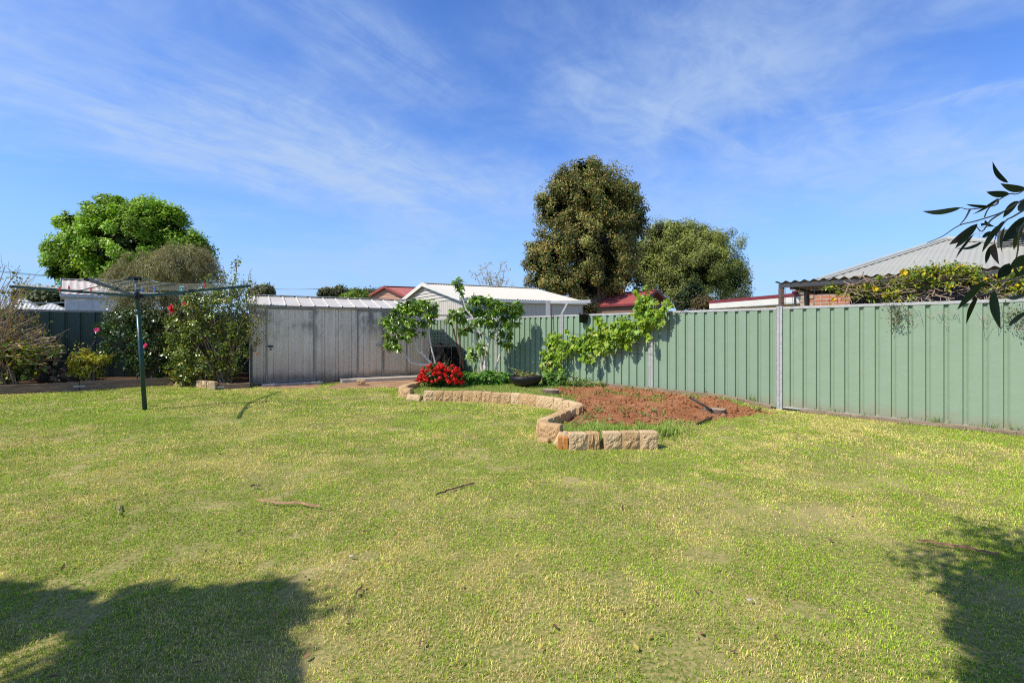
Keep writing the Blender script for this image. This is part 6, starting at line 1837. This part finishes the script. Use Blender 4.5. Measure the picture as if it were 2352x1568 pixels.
    for i in range(26):
        C = Vector((2.4 + random.gauss(0, .6), -.7 + random.gauss(0, .5), 4.2 + random.gauss(0, .5))); extra.append(clump_leaves(C, .4, 160, .7))
    crown = [((2.2 + random.uniform(-1.6, 1.7), -2.9 + random.uniform(-1.4, .9), 5.0 + random.uniform(-.8, .5)), (1.3, .9, .7)) for i in range(14)]  # extra crown added out of view to block sky light over the near lawn
    extra.append(blob_foliage(crown, 22000, T_DIAMOND, .24, .11, GUMC, 520, .5))
    m.build('trunk', M('gum_bark', (.34, .28, .23), .85, .3, 6, bump=.3), root, smooth=True)
    parts = [(np.array(V[0]), np.array(V[1]), np.array(cl))] + extra
    v, f, c = merge(parts); np_obj('leaves', v, f, MATS['gum_leaf'], root, c)
leaf_mat('gum_leaf', .3, .6, .2)
gum_tree()

def shade_caster():
    """dense tree behind and left of the camera; its shadow lies across the near lawn"""
    root = thing('shade_tree', (-4.9, -1.0, 0), 'dense tree standing behind the viewpoint, seen only as the shadow at the lower left', 'tree')
    m = MB(); fork = Vector((-4.9, -.9, 2.4)); m.tube(smoothline([Vector((-4.9, -1, -.1)), Vector((-4.85, -.95, 1.2)), fork], 4), .16, 10)
    ex = []
    T = [(640, 1352, .07), (600, 1358, .09), (560, 1362, .10), (520, 1368, .10), (480, 1375, .11), (440, 1385, .12), (400, 1372, .10), (360, 1356, .09), (320, 1352, .07), (660, 1378, .10), (620, 1395, .14), (560, 1405, .15), (500, 1412, .16), (440, 1420, .16), (380, 1410, .14), (330, 1395, .12), (280, 1385, .08),
         (610, 1435, .14), (560, 1460, .18), (500, 1470, .18), (440, 1470, .18), (380, 1460, .17), (320, 1445, .16), (260, 1430, .14), (210, 1420, .12), (160, 1415, .11), (120, 1408, .12), (180, 1380, .09), (140, 1378, .11), (90, 1385, .14), (40, 1392, .16), (-10, 1400, .2), (60, 1350, .05), (20, 1352, .06), (-20, 1350, .09),
         (660, 1475, .08), (680, 1490, .07), (640, 1500, .13), (590, 1520, .17), (530, 1530, .18), (470, 1530, .18), (410, 1520, .18), (350, 1510, .17), (290, 1500, .15), (240, 1485, .12), (300, 1555, .18), (360, 1570, .2), (430, 1580, .2), (500, 1590, .2), (570, 1580, .2), (640, 1560, .15), (670, 1540, .08), (240, 1550, .15), (190, 1540, .12),
         (150, 1568, .12), (100, 1590, .14), (40, 1610, .15), (20, 1480, .06), (-20, 1470, .1), (210, 1600, .2), (300, 1620, .25), (420, 1640, .25), (540, 1650, .25), (640, 1620, .18), (0, 1440, .1), (60, 1440, .07), (690, 1382, .045), (672, 1442, .045), (690, 1415, .03), (668, 1410, .06), (720, 1560, .05), (735, 1500, .035), (700, 1470, .05), (705, 1372, .03), (655, 1345, .04), (585, 1345, .04), (455, 1362, .05), (240, 1395, .05)]
    for px, py, R in T:
        if py > 1440 and px > 560: px -= (px - 560) * .45
        C = cast_from(px, py, 3.6 + random.uniform(-.35, .35)); d = C - fork
        P = wiggle(fork + d * random.uniform(.1, .4), C, 3, .05); m.tube(P, taper(.02, .006, len(P)), 5)
        ex.append(clump_leaves(C, R * .95, int(50 + 2000 * R ** 1.6), .8, .085, .045))
    for i in range(40):
        C = Vector((-5.2 + random.gauss(0, .8), -1.0 + random.gauss(0, .8), 4.2 + random.gauss(0, .6)))
        if C.y > .2: C.y = .2 - random.random()
        ex.append(clump_leaves(C, .42, 150, .8, .1, .05))
    crown = [((-3.8 + random.uniform(-2.2, 2.4), -2.9 + random.uniform(-1.4, .9), 4.9 + random.uniform(-.8, .5)), (1.4, .9, .7)) for i in range(16)]  # unseen canopy added to the tree to darken the foreground shadows
    ex.append(blob_foliage(crown, 26000, T_DIAMOND, .24, .13, GUMC, 600, .5))
    m.build('trunk', BROWNBARK, root, smooth=True)
    v, f, c = merge(ex); np_obj('crown', v, f, MATS['leaf'], root, c)
shade_caster()

build_lawn_grass(); build_bed_grass(); soil_clods()
